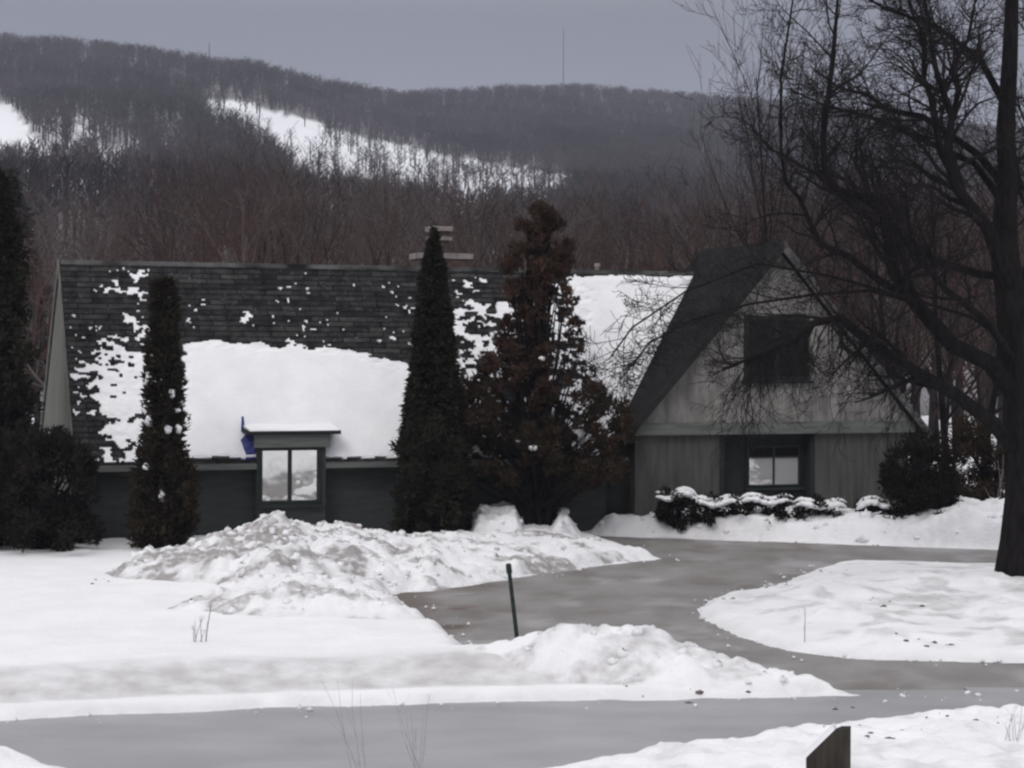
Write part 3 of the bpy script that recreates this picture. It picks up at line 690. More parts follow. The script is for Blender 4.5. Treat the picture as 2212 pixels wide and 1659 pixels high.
def uvmap(o, fn):
    me = o.data; uv = me.uv_layers.new(name='UVMap'); og = ORG[o.name]
    co = np.empty(len(me.vertices) * 3, np.float32); me.vertices.foreach_get('co', co); co = co.reshape(-1, 3) + og
    li = np.empty(len(me.loops), np.int32); me.loops.foreach_get('vertex_index', li)
    uv.data.foreach_set('uv', np.array(fn(co[li]), np.float32).T.ravel())
def loc_st(W): d = W - O3; return d @ U, d @ Vv, W[:, 2]
TB = -8.0                                  # rear eave
ZB = ZR + SL * TB
m = MB()
i0, i1 = .25, SW - HB + .5
m.box(HL, i0 + .0, i1, -4.3, WW, -.3, ZE + .25)
mw = m.build('wall', M['wall'], house)
# left end gable wall: pentagon standing a few mm proud of the body
m = MB()
prof = [(WW, -.3), (WW, ZE + .38), (0, ZR - .12), (-7.6, ZR - SL * 5.8 - .12), (-7.6, -.3)]
m.prism([HL(.02, t_, z_) for t_, z_ in prof], [HL(.246, t_, z_) for t_, z_ in prof])
m.build('gable_wall', M['endwall'], house)
def roof_slab(s0, s1, zr, sl, tf_, tb_, th, name, mt, par):
    mb = MB()
    pf = [(tf_, zr - sl * tf_), (0, zr), (tb_, zr - sl * 6.0), (tb_, zr - sl * 6.0 - th), (0, zr - th * 1.5), (tf_, zr - sl * tf_ - th)]
    mb.prism([HL(s0, t_, z_) for t_, z_ in pf], [HL(s1, t_, z_) for t_, z_ in pf])
    return mb.build(name, mt, par)
mb = MB()
sv = lambda t_: SW - (ZW - (ZR - SL * t_)) / SLW + .06         # the valley against the wing roof
for sgn in (1, -1):
    te, ze_ = (WOV, ZR - SL * WOV) if sgn > 0 else (TB, ZR - SL * 6.0)
    e1_ = sv(WOV) if sgn > 0 else SW
    A = [HL(0, 0, ZR), HL(sv(0) if sgn > 0 else SW, 0, ZR), HL(e1_, te, ze_), HL(0, te, ze_)]
    mb.prism(A, [p - UP * .17 for p in A])
roof = mb.build('roof', M['shingle'], house)
K = math.sqrt(1 + SL * SL)
uvmap(roof, lambda Wd: (loc_st(Wd)[0], np.abs(loc_st(Wd)[1]) * K))
m = MB(); m.prism([HL(.03, t_, z_) for t_, z_ in [(-.10, ZR - .10), (0, ZR + .035), (.10, ZR - .10)]], [HL(SW - .3, t_, z_) for t_, z_ in [(-.10, ZR - .10), (0, ZR + .035), (.10, ZR - .10)]])
m.build('ridge_cap', M['ridge'], roof)
m = MB(); m.box(HL, .0, SW - HB + .3, WOV + .003, WOV + .12, ZE - .20, ZE - .04); m.build('gutter', M['fascia'], roof)
# pale barge boards on the left end
for sgn, tt in ((1, WOV), (-1, TB)):
    m = MB(); zz = ZR - SL * min(abs(tt), 6.0)
    pf = [(0, ZR + .04), (tt, zz + .04), (tt, zz - .24), (0, ZR - .24)]
    m.prism([HL(-.05, a, b_) for a, b_ in pf], [HL(-.005, a, b_) for a, b_ in pf]); m.build('barge_board', M['endwall'], roof)

# roof snow: sheets 5-9 cm thick with ragged melting edges
def snow_on_slope(mask, s0, s1, t0, t1, step, thick, name, par, seed):
    ns, ntt = int((s1 - s0) / step), int((t1 - t0) * K / step)
    S, T = np.meshgrid(np.linspace(s0, s1, ns), np.linspace(t0, t1, ntt))
    Pt = O3 + S[..., None] * U + T[..., None] * Vv; Pt[..., 2] = ZR - SL * T
    px, py = proj(Pt)
    mk = mask(px, py, S, T * K)
    Fq = grid_faces(ns, ntt); ok = (mk.ravel()[Fq] > 0).all(1); Fq = Fq[ok]
    used = np.unique(Fq); re = -np.ones(S.size, int); re[used] = np.arange(len(used))
    nrm = (Vv * SL + UP) / K
    dep = thick * np.clip(.35 + mk * 1.4, .3, 1) * (.8 + .4 * fbm(S * 1.5, T * 2, seed)) + .01
    top = (Pt + dep[..., None] * nrm).reshape(-1, 3)[used]; bot = (Pt + .004 * nrm).reshape(-1, 3)[used]
    q_ = re[Fq]; nU = len(used)
    ed = np.concatenate([q_[:, [0, 1]], q_[:, [1, 2]], q_[:, [2, 3]], q_[:, [3, 0]]])
    key = np.sort(ed, 1); kk = key[:, 0].astype(np.int64) * nU + key[:, 1]
    _, idx, cn = np.unique(kk, return_index=True, return_counts=True)
    be = ed[idx[cn == 1]]
    side = np.stack([be[:, 1], be[:, 0], be[:, 0] + nU, be[:, 1] + nU], 1)
    o = mesh(name, np.concatenate([top, bot]), np.concatenate([q_[:, ::-1], side]), M['roofsnow'], par)
    return o
def m_all(px, py, S, Td):
    rag = (fbm(S * 2.0, Td * 5.5, 5, 3) - .5) * 2.0 + (vnoise(S * 9, Td * 14, 6) - .5) * .5
    up = np.interp(px, [380, 400, 640, 700, 760, 880], [738, 740, 747, 754, 764, 788]) + rag * 15
    mid = np.minimum.reduce([(py - up) / 30, (px - 394 + rag * 14) / 30, (900 - px) / 30, (993 - py + rag * 6) / 8])
    d = .50 * fbm(S * 1.7, Td * 2.6, 15) + .50 * fbm(S * 5.6, Td * 7.4, 16, 3)
    left = d - np.interp(py, [585, 620, 700, 740, 790, 900, 940, 990], [.74, .70, .64, .585, .455, .455, .53, .57]) - np.interp(px, [140, 165, 195, 222, 300, 340, 372, 400], [.10, .04, .05, -.07, -.13, -.02, .04, .25])
    left = np.minimum(left, (392 - px) / 100)
    rt = np.minimum.reduce([(px - 1232 + rag * 45 - .10 * (py - 600)) / 60, (py - 597 - rag * 5) / 20])
    spk = d - np.interp(px, [960, 985, 1080, 1130, 1240, 1300, 1340], [.62, .475, .50, .53, .46, .40, .3]) - np.interp(py, [588, 606, 620, 800, 860, 960], [.3, .08, 0, 0, .02, .05])
    spk = np.where(px > 960, spk, -1)
    fine = .25 * fbm(S * 2, Td * 2, 18) + .75 * vnoise(S * 13, Td * 15, 19)
    speck = np.where((px > 140) & (px < 1230), (fine - .72 - .03 * sstep(640, 590, py) - .05 * sstep(.45, .6, fbm(S * .6, Td * .8, 27))) * .5, -1)
    speck = np.maximum(speck, np.where((px > 385) & (px < 960), d - .655 - .08 * sstep(720, 600, py), -1))
    valley = (SW - (ZW - (ZR - SL * Td / K)) / SLW + .12 - S) / .3
    return np.minimum(np.maximum.reduce([mid, left, rt, spk, speck]), valley)
snow_on_slope(m_all, .05, SW - .05, .12, WOV - .02, .045, .085, 'snow', roof, 91)

# chimney and roof vents
sc0 = s_at(948, -.8, 520); zc = lambda y: z_at(y, sc0, -.8)
m = MB(); wv = .27
m.box(HL, sc0 - .75, sc0 + .95, -1.35, -.35, ZR - 2.5, zc(553)); m.box(HL, sc0 - wv, sc0 + wv, -1.1, -.5, zc(553) - .003, zc(500)); ch = m.build('chimney', M['brick'], roof)
m = MB(); m.box(HL, sc0 - wv - .07, sc0 + wv + .07, -1.2, -.4, zc(500), zc(490)); m.box(HL, sc0 - wv - .05, sc0 + wv + .05, -1.16, -.44, zc(520), zc(512))
m.box(HL, sc0 - .8, sc0 + 1.0, -1.4, -.3, zc(560), zc(548)); m.build('chimney_cap', M['stone'], roof)
def vent(x, t_, y0, y1, r_, mt):
    s = s_at(x, t_, y0); m = MB(); z0, z1 = ZR - SL * abs(t_) - .2, z_at(y1, s, t_)
    m.tube([HL(s, t_, z0), HL(s, t_, z1)], [r_, r_], 10); m.tube([HL(s, t_, z1 - .05), HL(s, t_, z1 + .05)], [r_ * 1.5, r_ * 1.3], 10)
    return m.build('vent_pipe', mt, roof)
vent(1290, -.3, 585, 572, .07, M['stone']); vent(718, 3.45, 915, 897, .045, M['metal'])

# dormer bay: walls, flat roof, window
TD = WW + .55
d0, d1 = s_at(556, TD), s_at(704, TD)
zt_ = z_at(938, (d0 + d1) / 2, TD)
m = MB()
m.box(HL, d0, d1, 2.6, TD, .15, zt_ - .02); dm = m.build('dormer', M['wall'], house)
m = MB(); e0, e1 = s_at(537, TD + .25), s_at(737, TD + .25)
m.hexa([HL(e0, TD + .25, zt_), HL(e1, TD + .25, zt_), HL(e1, 2.4, zt_ + .16), HL(e0, 2.4, zt_ + .16), HL(e0, TD + .25, zt_ + .10), HL(e1, TD + .25, zt_ + .10), HL(e1, 2.4, zt_ + .28), HL(e0, 2.4, zt_ + .28)])
m.build('dormer_roof', M['trim'], dm)
m = MB(); m.box(HL, d0 - .1, d1 + .1, TD + .003, TD + .14, zt_ - .36, zt_ - .004); m.build('fascia', M['fascia'], dm)
m = MB(); m.box(HL, e0 + .05, e1 - .05, 3.0, TD + .2, zt_ + .13, zt_ + .2); 
sn = MB(); nS = 24
for i in range(nS):
    a = e0 + .04 + (e1 - e0 - .08) * i / nS; b_ = e0 + .04 + (e1 - e0 - .08) * (i + 1) / nS
    hh = .05 + .05 * vnoise(np.array(i * .5), np.array(3.0), 2)
    sn.hexa([HL(a, TD + .22, zt_ + .104), HL(b_, TD + .22, zt_ + .104), HL(b_, 2.6, zt_ + .27), HL(a, 2.6, zt_ + .27), HL(a, TD + .19, zt_ + .104 + hh * .5), HL(b_, TD + .19, zt_ + .104 + hh * .5), HL(b_, 2.6, zt_ + .34 + hh), HL(a, 2.6, zt_ + .34 + hh)])
sn.build('snow', M['roofsnow'], dm)
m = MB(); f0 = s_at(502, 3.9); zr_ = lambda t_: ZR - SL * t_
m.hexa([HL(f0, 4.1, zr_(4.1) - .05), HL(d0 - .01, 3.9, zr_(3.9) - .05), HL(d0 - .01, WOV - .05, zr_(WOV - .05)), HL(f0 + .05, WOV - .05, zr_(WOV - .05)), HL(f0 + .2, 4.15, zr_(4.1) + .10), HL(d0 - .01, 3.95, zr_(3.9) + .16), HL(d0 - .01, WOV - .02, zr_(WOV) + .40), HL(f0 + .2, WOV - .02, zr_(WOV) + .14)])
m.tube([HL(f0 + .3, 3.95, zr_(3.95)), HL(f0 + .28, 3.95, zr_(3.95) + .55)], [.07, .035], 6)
m.build('blue_wedge', M['blue'], dm)  # unidentified blue wedge with a spike against the dormer

def window(parent, s0, s1, z0, z1, t_, fw, glassm, name='window', mull=True, sill=True, npan=2, framem=None):
    framem = framem or M['frame']
    fr_ = MB()
    fr_.box(HL, s0, s1, t_ + .003, t_ + .07, z1 - fw, z1); fr_.box(HL, s0, s1, t_ + .003, t_ + .07, z0, z0 + fw)
    fr_.box(HL, s0, s0 + fw, t_ + .003, t_ + .07, z0 + fw, z1 - fw); fr_.box(HL, s1 - fw, s1, t_ + .003, t_ + .07, z0 + fw, z1 - fw)
    for k in range(1, npan):
        c = s0 + (s1 - s0) * k / npan; fr_.box(HL, c - fw * .55, c + fw * .55, t_ + .003, t_ + .065, z0 + fw, z1 - fw)
    wn = fr_.build(name, framem, parent)
    for k in range(npan):
        a = s0 + (s1 - s0) * k / npan + fw * .5; b_ = s0 + (s1 - s0) * (k + 1) / npan - fw * .5
        p = MB(); p.box(HL, a, b_, t_ + .01, t_ + .03, z0 + fw * .9, z1 - fw * .9); p.build('pane', glassm, wn)
    if sill:
        p = MB(); p.box(HL, s0 - .08, s1 + .08, t_ + .003, t_ + .16, z0 - .09, z0 - .003); p.build('sill', framem, wn)
    return wn
w0, w1 = s_at(559, TD), s_at(692, TD)
window(house, w0, w1, z_at(1090, w0, TD), z_at(966, w0, TD), TD, .10, M['glass'])

# front wing with the gable
WH = HB - .55                               # wall half width
TWf = TF - .35                              # gable wall plane
WR = lambda a, t_, z: HL(SW + a, t_, z)
def wing_slab(t0, t1, th, mt, name, par):
    mb = MB()
    pf = [(-HB, ZF), (0, ZW), (HB, ZF), (HB - .02, ZF - th), (0, ZW - th * 1.6), (-HB + .02, ZF - th)]
    mb.prism([WR(a, t0, z) for a, z in pf], [WR(a, t1, z) for a, z in pf]); return mb.build(name, mt, par)
wr = wing_slab(-.9, TF, .17, M['wingroof'], 'roof', house); wr['label'] = 'bare dark roof of the front gable'
KW = math.sqrt(1 + SLW * SLW)
uvmap(wr, lambda Wd: (loc_st(Wd)[1], np.abs(loc_st(Wd)[0] - SW) * KW))
for sg in (-1, 1):
    m = MB(); pf = [(0, ZW + .03), (sg * (HB + .02), ZF + .03), (sg * (HB + .02), ZF - .26), (0, ZW - .34)]
    m.prism([WR(a, TF + .003, z) for a, z in pf], [WR(a, TF + .05, z) for a, z in pf]); m.build('rake_board', M['trim'] if sg < 0 else M['rake'], wr)
zsill = z_at(912, SW, TWf)                  # foot of the board-clad gable
zg = lambda a: ZW - .2 - SLW * abs(a)
m = MB()
aa = (ZW - .2 - zsill) / SLW
pf = [(-aa, zsill), (aa, zsill), (0, ZW - .2)]
m.prism([WR(a, TWf - .2, z) for a, z in pf], [WR(a, TWf, z) for a, z in pf])
x = -aa + .25
wx0, wx1, wz0, wz1 = s_at(1606, TWf) - SW - .12, s_at(1745, TWf) - SW + .12, z_at(822, SW, TWf), z_at(682, SW, TWf)
while x < aa - .2:
    top = max(zsill + .05, zg(abs(x) + .03) - .02)
    if wx0 < x < wx1:
        m.box(WR, x - .025, x + .025, TWf + .002, TWf + .014, zsill + .02, wz0 - .12)
        if top > wz1 + .1: m.box(WR, x - .025, x + .025, TWf + .002, TWf + .014, wz1 + .03, top)
    else: m.box(WR, x - .025, x + .025, TWf + .002, TWf + .014, zsill + .02, top)
    x += .36
gw = m.build('gable_wall', M['gable'], house); gw['label'] = 'weathered grey vertical boards of the front gable'
m = MB(); zb0 = z_at(937, SW, TWf); m.box(WR, -aa - .1, aa + .1, TWf - .2, TWf + .09, zb0, zsill - .003); m.build('beam', M['fascia'], house)
# lower storey with a recessed centre
ra, rb = s_at(1560, TWf) - SW, s_at(1762, TWf) - SW
m = MB()
m.box(WR, -WH, ra, TWf - .4, TWf - .12, -.3, zb0 - .003); m.build('wall', M['wall2'], house)
m = MB(); m.box(WR, rb, WH, TWf - .4, TWf - .12, -.3, zb0 - .003)
m.build('wall', M['wall2'], house)
m = MB(); m.box(WR, -WH, -WH + .25, -2, TWf - .403, -.3, ZF + .0); m.build('wall', M['wall2'], house)
m = MB(); m.box(WR, WH - .25, WH, -2, TWf - .403, -.3, ZF + .0)
m.build('wall', M['wall2'], house)
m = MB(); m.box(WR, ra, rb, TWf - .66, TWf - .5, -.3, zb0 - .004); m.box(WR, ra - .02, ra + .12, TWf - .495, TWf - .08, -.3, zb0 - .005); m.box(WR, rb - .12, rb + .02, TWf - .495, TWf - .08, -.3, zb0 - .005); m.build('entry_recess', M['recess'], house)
window(house, s_at(1612, TWf - .5), s_at(1728, TWf - .5), z_at(1052, SW, TWf - .5), z_at(962, SW, TWf - .5), TWf - .5, .07, M['darkglass'], npan=2)
lw = window(house, s_at(1614, TWf - .43), s_at(1726, TWf - .43), z_at(1050, SW, TWf - .43), z_at(985, SW, TWf - .43), TWf - .43, .05, M['paleglass'], npan=2, sill=False)  # lighter lower panes, the reflection put into their colour
window(house, s_at(1606, TWf), s_at(1745, TWf), z_at(822, SW, TWf), z_at(682, SW, TWf), TWf, .13, M['darkglass'], npan=2, framem=M['recess'])
# link wall between the main front and the wing (porch back); porch shadow is put into its dark colour
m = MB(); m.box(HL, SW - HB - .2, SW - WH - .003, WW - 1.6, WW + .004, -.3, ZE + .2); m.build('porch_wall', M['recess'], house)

# ------------------------------------------------------------------ evergreens and shrubs
def blades(Pt, Dr, ln, wd, q):
    n = len(Pt); Dr = Dr / (np.linalg.norm(Dr, axis=1, keepdims=True) + 1e-9)
    s = np.cross(Dr, q.normal(size=(n, 3))); s /= np.linalg.norm(s, axis=1, keepdims=True) + 1e-9
    ln = np.asarray(ln).reshape(-1, 1); wd = np.asarray(wd).reshape(-1, 1)
    a = Pt - Dr * ln * .3; b_ = Pt + s * wd; c = Pt + Dr * ln * .7; d = Pt - s * wd
    return np.stack([a, b_, c, d], 1).reshape(-1, 3)
def quads(n): return np.arange(n * 4).reshape(-1, 4)
def cone_tree(name, base, H, prof, n, mt, label, cat, seed, ln=.2, wd=.035, out=.6, upw=-.25, lump=.25, snow=0, trunk_r=.12, group=None, stems=None):
    """prof: (height fraction, radius) table; blades crowd the outer shell, whorls and gaps break the outline"""
    q = np.random.default_rng(seed)
    root = thing(name, base, label, cat, group)
    base = np.array(base, float)
    hs_, rs_ = zip(*prof)
    hf = np.linspace(0, 1, 400); wt = np.interp(hf, hs_, rs_) + .03; wt /= wt.sum()
    f = np.clip(q.choice(hf, n, p=wt) + q.uniform(-.002, .002, n), 0, 1)
    a = q.uniform(0, 2 * math.pi, n)
    rad = np.interp(f, hs_, rs_)
    bump = 1 + lump * (2 * fbm(a * 2.2 + 40, f * H * 1.4, seed, 3) - 1) * 1.6
    rr = rad * bump * np.sqrt(q.uniform(out * out, 1, n)) * (1 + .05 * q.normal(size=n))
    Pt = base + np.stack([rr * np.cos(a), rr * np.sin(a), f * H], -1)
    Dr = np.stack([np.cos(a), np.sin(a), np.full(n, upw)], -1) + .45 * q.normal(size=(n, 3))
    V = blades(Pt, Dr, ln * q.uniform(.6, 1.3, n), wd * q.uniform(.7, 1.3, n), q)
    t_ = MB(); t_.tube([base - UP * .3, base + UP * H * .5, base + UP * H * .97], [trunk_r, trunk_r * .6, .015], 7)
    for k in range(int(H * 5)):
        fk = q.uniform(.06, .9); ak = q.uniform(0, 6.28); rk = np.interp(fk, hs_, rs_) * .85
        t_.tube([base + UP * fk * H, base + UP * (fk * H + rk * upw * .3) + rk * np.array([math.cos(ak), math.sin(ak), 0])], [.03, .008], 3)
    t_.build('trunk', M['bark'], root)
    mesh('crown', V, quads(n), mt, root)
    if snow:
        b = MB()
        for k in range(snow):
            fk = q.uniform(.1, .8); ak = q.uniform(-2.9, -.2); rk = np.interp(fk, hs_, rs_) * q.uniform(.75, 1.0)
            cv, cf = ico(base + np.array([rk * math.cos(ak), rk * math.sin(ak), fk * H]), q.uniform(.05, .12), q, sq=.9); zc_ = q.uniform(.7, 1.9); b.add([cv[0] + (p - cv[0]) * np.array([1, 1, zc_]) for p in cv], cf)
        b.build('snow', M['roofsnow'], root, smooth=True)
    return root
# tall dark spruce before the house
bs = G(935, 1176); Hs = EYE + (HY - 492) / F * bs[1]
cone_tree('spruce_tree', tuple(bs), Hs, [(0, 1.02), (.05, 1.0), (.30, .92), (.55, .66), (.78, .42), (.92, .2), (1, .03)], 38000, M['spruce'], 'tall narrow dark spruce in front of the chimney', 'tree', 21, ln=.21, wd=.04, out=.5, lump=.20, snow=0)
# cedar column by the roof's left part
bc = G(352, 1204); Hc = EYE + (HY - 604) / F * bc[1]
cone_tree('cedar_tree', tuple(bc), Hc, [(0, .72), (.15, .78), (.30, .66), (.36, .54), (.6, .48), (.8, .37), (.95, .36), (1, .2)], 14500, M['cedar'], 'ragged columnar cedar with snow tufts left of the dormer', 'tree', 22, ln=.2, wd=.04, out=.25, upw=.5, lump=.45, snow=13)

def clump_tree(name, base, clumps, n_each, mt, label, cat, seed, ln=.2, wd=.035, upw=.35, stems=(), snow=0, group=None, top=None):
    """clumps: list of (x, y, z, r) in world space"""
    q = np.random.default_rng(seed); root = thing(name, base, label, cat, group); base = np.array(base, float)
    Cc = np.array([c[:3] for c in clumps]); R = np.array([c[3] for c in clumps])
    idx = np.repeat(np.arange(len(Cc)), np.maximum(8, n_each * np.minimum(1, (R / .25) ** 2)).astype(int)); n = len(idx)
    d = q.normal(size=(n, 3)); d /= np.linalg.norm(d, axis=1, keepdims=True)
    Pt = Cc[idx] + d * (R[idx] * q.random(n) ** .5)[:, None]
    Dr = d * .6 + np.array([0, 0, upw]) + .5 * q.normal(size=(n, 3)) + .5 * (Pt - (base + np.array([0, 0, 2.0]))) / (np.linalg.norm(Pt - base, axis=1, keepdims=True) + .1)
    V = blades(Pt, Dr, ln * q.uniform(.6, 1.4, n), wd * q.uniform(.7, 1.3, n), q)
    t_ = MB()
    for st in stems: t_.tube(*st, 7)
    for c in clumps[::2]:
        c = np.array(c[:3]); p0 = base + UP * max(.2, (c[2] - base[2]) * .45) + (c - base) * np.array([.12, .12, 0])
        mid = (p0 + c) / 2 + q.normal(size=3) * .08
        t_.tube([p0, mid, c], [.045, .028, .008], 4)
    t_.build('trunk', M['bark'], root)
    if top is None: mesh('crown', V, quads(n), mt, root)
    else:
        hi = np.repeat(Pt[:, 2] + q.normal(size=n) * .35 > top[0], 1)
        V4 = V.reshape(n, 4, 3)
        mesh('crown', V4[~hi].reshape(-1, 3), quads((~hi).sum()), mt, root)
        o = mesh('crown', V4[hi].reshape(-1, 3), quads(hi.sum()), top[1], root); o['label'] = 'rust brown top of the crown'
    if snow:
        b = MB()
        for k in range(snow):
            c = clumps[q.integers(len(clumps))]
            if c[3] < .17 or c[2] > base[2] + 6: continue
            b.add(*ico(np.array(c[:3]) + np.array([q.normal() * c[3] * .4, -c[3] * .7, c[3] * q.uniform(0, .5)]), q.uniform(.06, .15), q))
        b.build('snow', M['roofsnow'], root, smooth=True)
    return root
# rusty juniper: many upright sprays, open at its edges
bj = G(1160, 1164); q = np.random.default_rng(31); SJ = F / bj[1]
cl_ = []
for i in range(385):
    y = 455 + (1042 - 455) * q.random() ** .62 if i > 55 else q.uniform(448, 640)
    xl, xr = np.interp(y, [440, 520, 600, 700, 800, 850, 950, 1040, 1090], [1150, 1100, 1095, 1090, 1045, 985, 965, 985, 1060]), np.interp(y, [440, 520, 600, 700, 800, 850, 950, 1020, 1090], [1180, 1225, 1235, 1255, 1300, 1340, 1365, 1330, 1240])
    x = (xl + xr) / 2 + (xr - xl) / 2 * (np.clip(q.normal() * .5, -1, 1) if y < 620 else q.uniform(-1.03, 1.03))
    rag_ = 590 < y < 830 and x > 1178
    if rag_ and q.random() < .35: continue
    hw = (xr - xl) / 2 / SJ; dd = q.normal() * .36 * hw
    p = P(x, y, bj[1] + dd); cl_.append((p[0], p[1], p[2], q.uniform(.07, .16) if rag_ else q.uniform(.14, .34) if y > 560 else q.uniform(.12, .26)))
st = []
for x0, x1, y1 in ((1143, 1135, 900), (1180, 1200, 880), (1165, 1165, 560)):
    a0 = G(x0, 1164); a1 = P((x0 + x1) / 2, 1040, bj[1]); a2 = P(x1, y1, bj[1])
    st.append(([a0 - UP * .2, a1, a2], [.13, .10, .03]))
clump_tree('juniper_tree', tuple(bj), cl_, 120, M['juniper'], 'wide rust brown juniper with two trunks between spruce and gable', 'tree', 32, ln=.19, wd=.032, upw=.5, stems=st, snow=9, top=(4.3, M['juniper_top']))

def shrub(pts, D, name, mt, label, seed, n_each=170, ln=.17, wd=.03, snow=0, cat='shrub', group=None, rr=(.2, .42), cnt=60, upw=.4):
    """pts: outline in the survey, D: distance; fills the outline with clumps in depth"""
    q = np.random.default_rng(seed); pa = np.array(pts, float)
    C, tries = [], 0
    half = (pa[:, 0].max() - pa[:, 0].min()) / 2 / F * D
    while len(C) < cnt and tries < 20000:
        tries += 1
        x, y = q.uniform(pa[:, 0].min(), pa[:, 0].max()), q.uniform(pa[:, 1].min(), pa[:, 1].max())
        r = q.uniform(*rr)
        if sdist(np.array([[x]]), np.array([[y]]), pa)[0, 0] < r * F / D * .55: continue
        p = P(x, y, D + q.normal() * half * .4); C.append((p[0], p[1], max(p[2], .05), r))
    b = P(pa[:, 0].mean(), pa[:, 1].max(), D); base = (b[0], D, 0)
    s_ = [([np.array(base) - UP * .2, np.array(base) + UP * .5], [.07, .05])]
    return clump_tree(name, base, C, n_each, mt, label, cat, seed + 1, ln, wd, upw, s_, snow, group)
shrub([(-60, 1195), (-60, 915), (50, 905), (150, 930), (212, 1000), (225, 1110), (210, 1195)], 49.8, 'shrub', M['yew'], 'big dark shrub at the left edge in front of the house end', 41, cnt=150, snow=5)
shrub([(290, 1185), (280, 1000), (330, 945), (395, 960), (425, 1040), (415, 1165)], 50.3, 'shrub', M['juniper'], 'brown shrub at the foot of the columnar cedar', 43, cnt=70)
shrub([(1900, 1165), (1908, 1000), (1950, 935), (2030, 935), (2070, 1000), (2080, 1165)], 55.6, 'shrub', M['yew'], 'dark bare shrub at the right corner of the gable wall', 45, cnt=110, n_each=130)
shrub([(845, 1170), (850, 960), (900, 900), (960, 900), (1000, 950), (1012, 1150)], 52.0, 'shrub', M['spruce'], 'dark evergreen shrub hugging the foot of the spruce', 47, cnt=80)
shrub([(2030, 1180), (2020, 960), (2080, 880), (2180, 900), (2260, 960), (2280, 1180)], 61, 'shrub', M['juniper'], 'tall brown thicket beyond the gable, left of the big trunk', 49, cnt=130, n_each=110, rr=(.25, .5))
shrub([(2230, 1180), (2230, 900), (2330, 850), (2480, 900), (2500, 1180)], 62, 'shrub', M['juniper'], 'tall brown thicket right of the big trunk', 51, cnt=90, n_each=110, rr=(.25, .5))
# tall dark evergreen at the left frame edge
bl = G(-15, 1190); q = np.random.default_rng(61); cl_ = []
for i in range(230):
    y = 385 + (1100 - 385) * q.random()
    hw = np.interp(y, [370, 420, 500, 600, 800, 1100], [10, 26, 42, 58, 70, 96])
    p = P(-15 + hw * np.clip(q.normal() * .55, -1, 1), y, bl[1] + q.normal() * hw / 80 * .5); cl_.append((p[0], p[1], p[2], q.uniform(.22, .42)))
clump_tree('spruce_tree', tuple(bl), cl_, 150, M['spruce'], 'dark evergreen cut off by the left edge of the view', 'tree', 62, ln=.22, wd=.04, upw=-.1, stems=[([bl - UP * .2, P(-15, 420, bl[1])], [.16, .03])])
# low shrubs with snow caps under the gable
caps = [(1462, 1052, 44, .55), (1550, 1066, 52, .45), (1655, 1062, 56, .5), (1770, 1072, 56, .42), (1902, 1070, 50, .45)]
labs = ['low snow capped bush at the left foot of the gable wall', 'low snow capped bush left of the recessed window', 'low snow capped bush under the recessed window', 'low snow capped bush right of the recessed window', 'low snow capped bush beside the dark shrub at the gable corner']
for (x, y, hw, hh), lb in zip(caps, labs):
    D = 56.0; S = F / D; q = np.random.default_rng(int(x)); yb = 1135
    c_ = []
    for k in range(26):
        a = q.uniform(-1, 1); top = y + 6 + 16 * a * a
        p = P(x + a * hw * .9, q.uniform(top, yb), D + q.normal() * .3); c_.append((p[0], p[1], max(.05, p[2]), .2))
    b0 = P(x, yb, D)
    rt = clump_tree('low_bush', (b0[0], D, 0), c_, 150, M['yew'], lb, 'bush', int(x), ln=.13, wd=.024, stems=[([np.array([b0[0], D, -.2]), np.array([b0[0], D, .4])], [.04, .03])], group='snow capped bushes under the gable')
    b = MB(); ph = q.random() * 6
    for dep, dz, th_ in ((-.34, 5, 1.0), (.05, -5, .85)):
        pts_, rad_ = [], []
        for k in range(40):
            a = -1 + 2 * k / 39
            yy_ = y + 8 + dz + 8 * a * a + 6 * math.sin(a * 4.2 + ph)
            pts_.append(P(x + a * hw * 1.04, yy_ + 6, D + dep)); rad_.append(th_ * (.03 + .125 * (1 - a ** 4) * (.55 + .75 * vnoise(np.array(k * .33), np.array(dep * 9 + x), 3))))
        n0 = len(b.v); b.tube(pts_, rad_, 12)
        for i in range(n0, len(b.v)):
            k = (i - n0) // 12; c_z = pts_[k][2]; v_ = b.v[i]
            f_ = 1 + .35 * (vnoise(np.array(i * 1.7), np.array(k * .9), 8) - .5)
            b.v[i] = (v_[0], pts_[k][1] + (v_[1] - pts_[k][1]) * 1.8 * f_, c_z + (v_[2] - c_z) * (.58 * f_ if v_[2] > c_z else .5))
    b.build('snow_cap', M['roofsnow'], rt, smooth=True)
# a few pines in the wood
pines = [(22, 96, 372, 'dark pine behind the left edge evergreen')]
for i, (x, D, yt, lb) in enumerate(pines):
    Hp = EYE + (HY - yt) / F * D
    cone_tree('pine_tree', ((x - CX) / F * D, D, 0), Hp, [(0, .3), (.25, 1.6), (.5, 1.5), (.75, 1.0), (.92, .5), (1, .08)], 5200, M['pine'], lb, 'tree', 300 + i, ln=.6, wd=.12, out=.2, lump=.5, trunk_r=.2)

# ------------------------------------------------------------------ stake, post, weeds, masts, debris
b0 = G(1119, 1397, .12)
rt = MB(); tp = P(1098, 1217, b0[1])
m = MB(); dv = unit(tp - b0)
m.tube([b0 - dv * .4, b0, tp - dv * .18], [.045, .045, .042], 6); m.tube([tp - dv * .18, tp - dv * .02, tp], [.052, .052, .03], 8)
stk = m.build('marker_stake', M['stake'], origin=tuple(b0)); tag(stk, 'thin dark stake leaning left beside the driveway', 'stake')
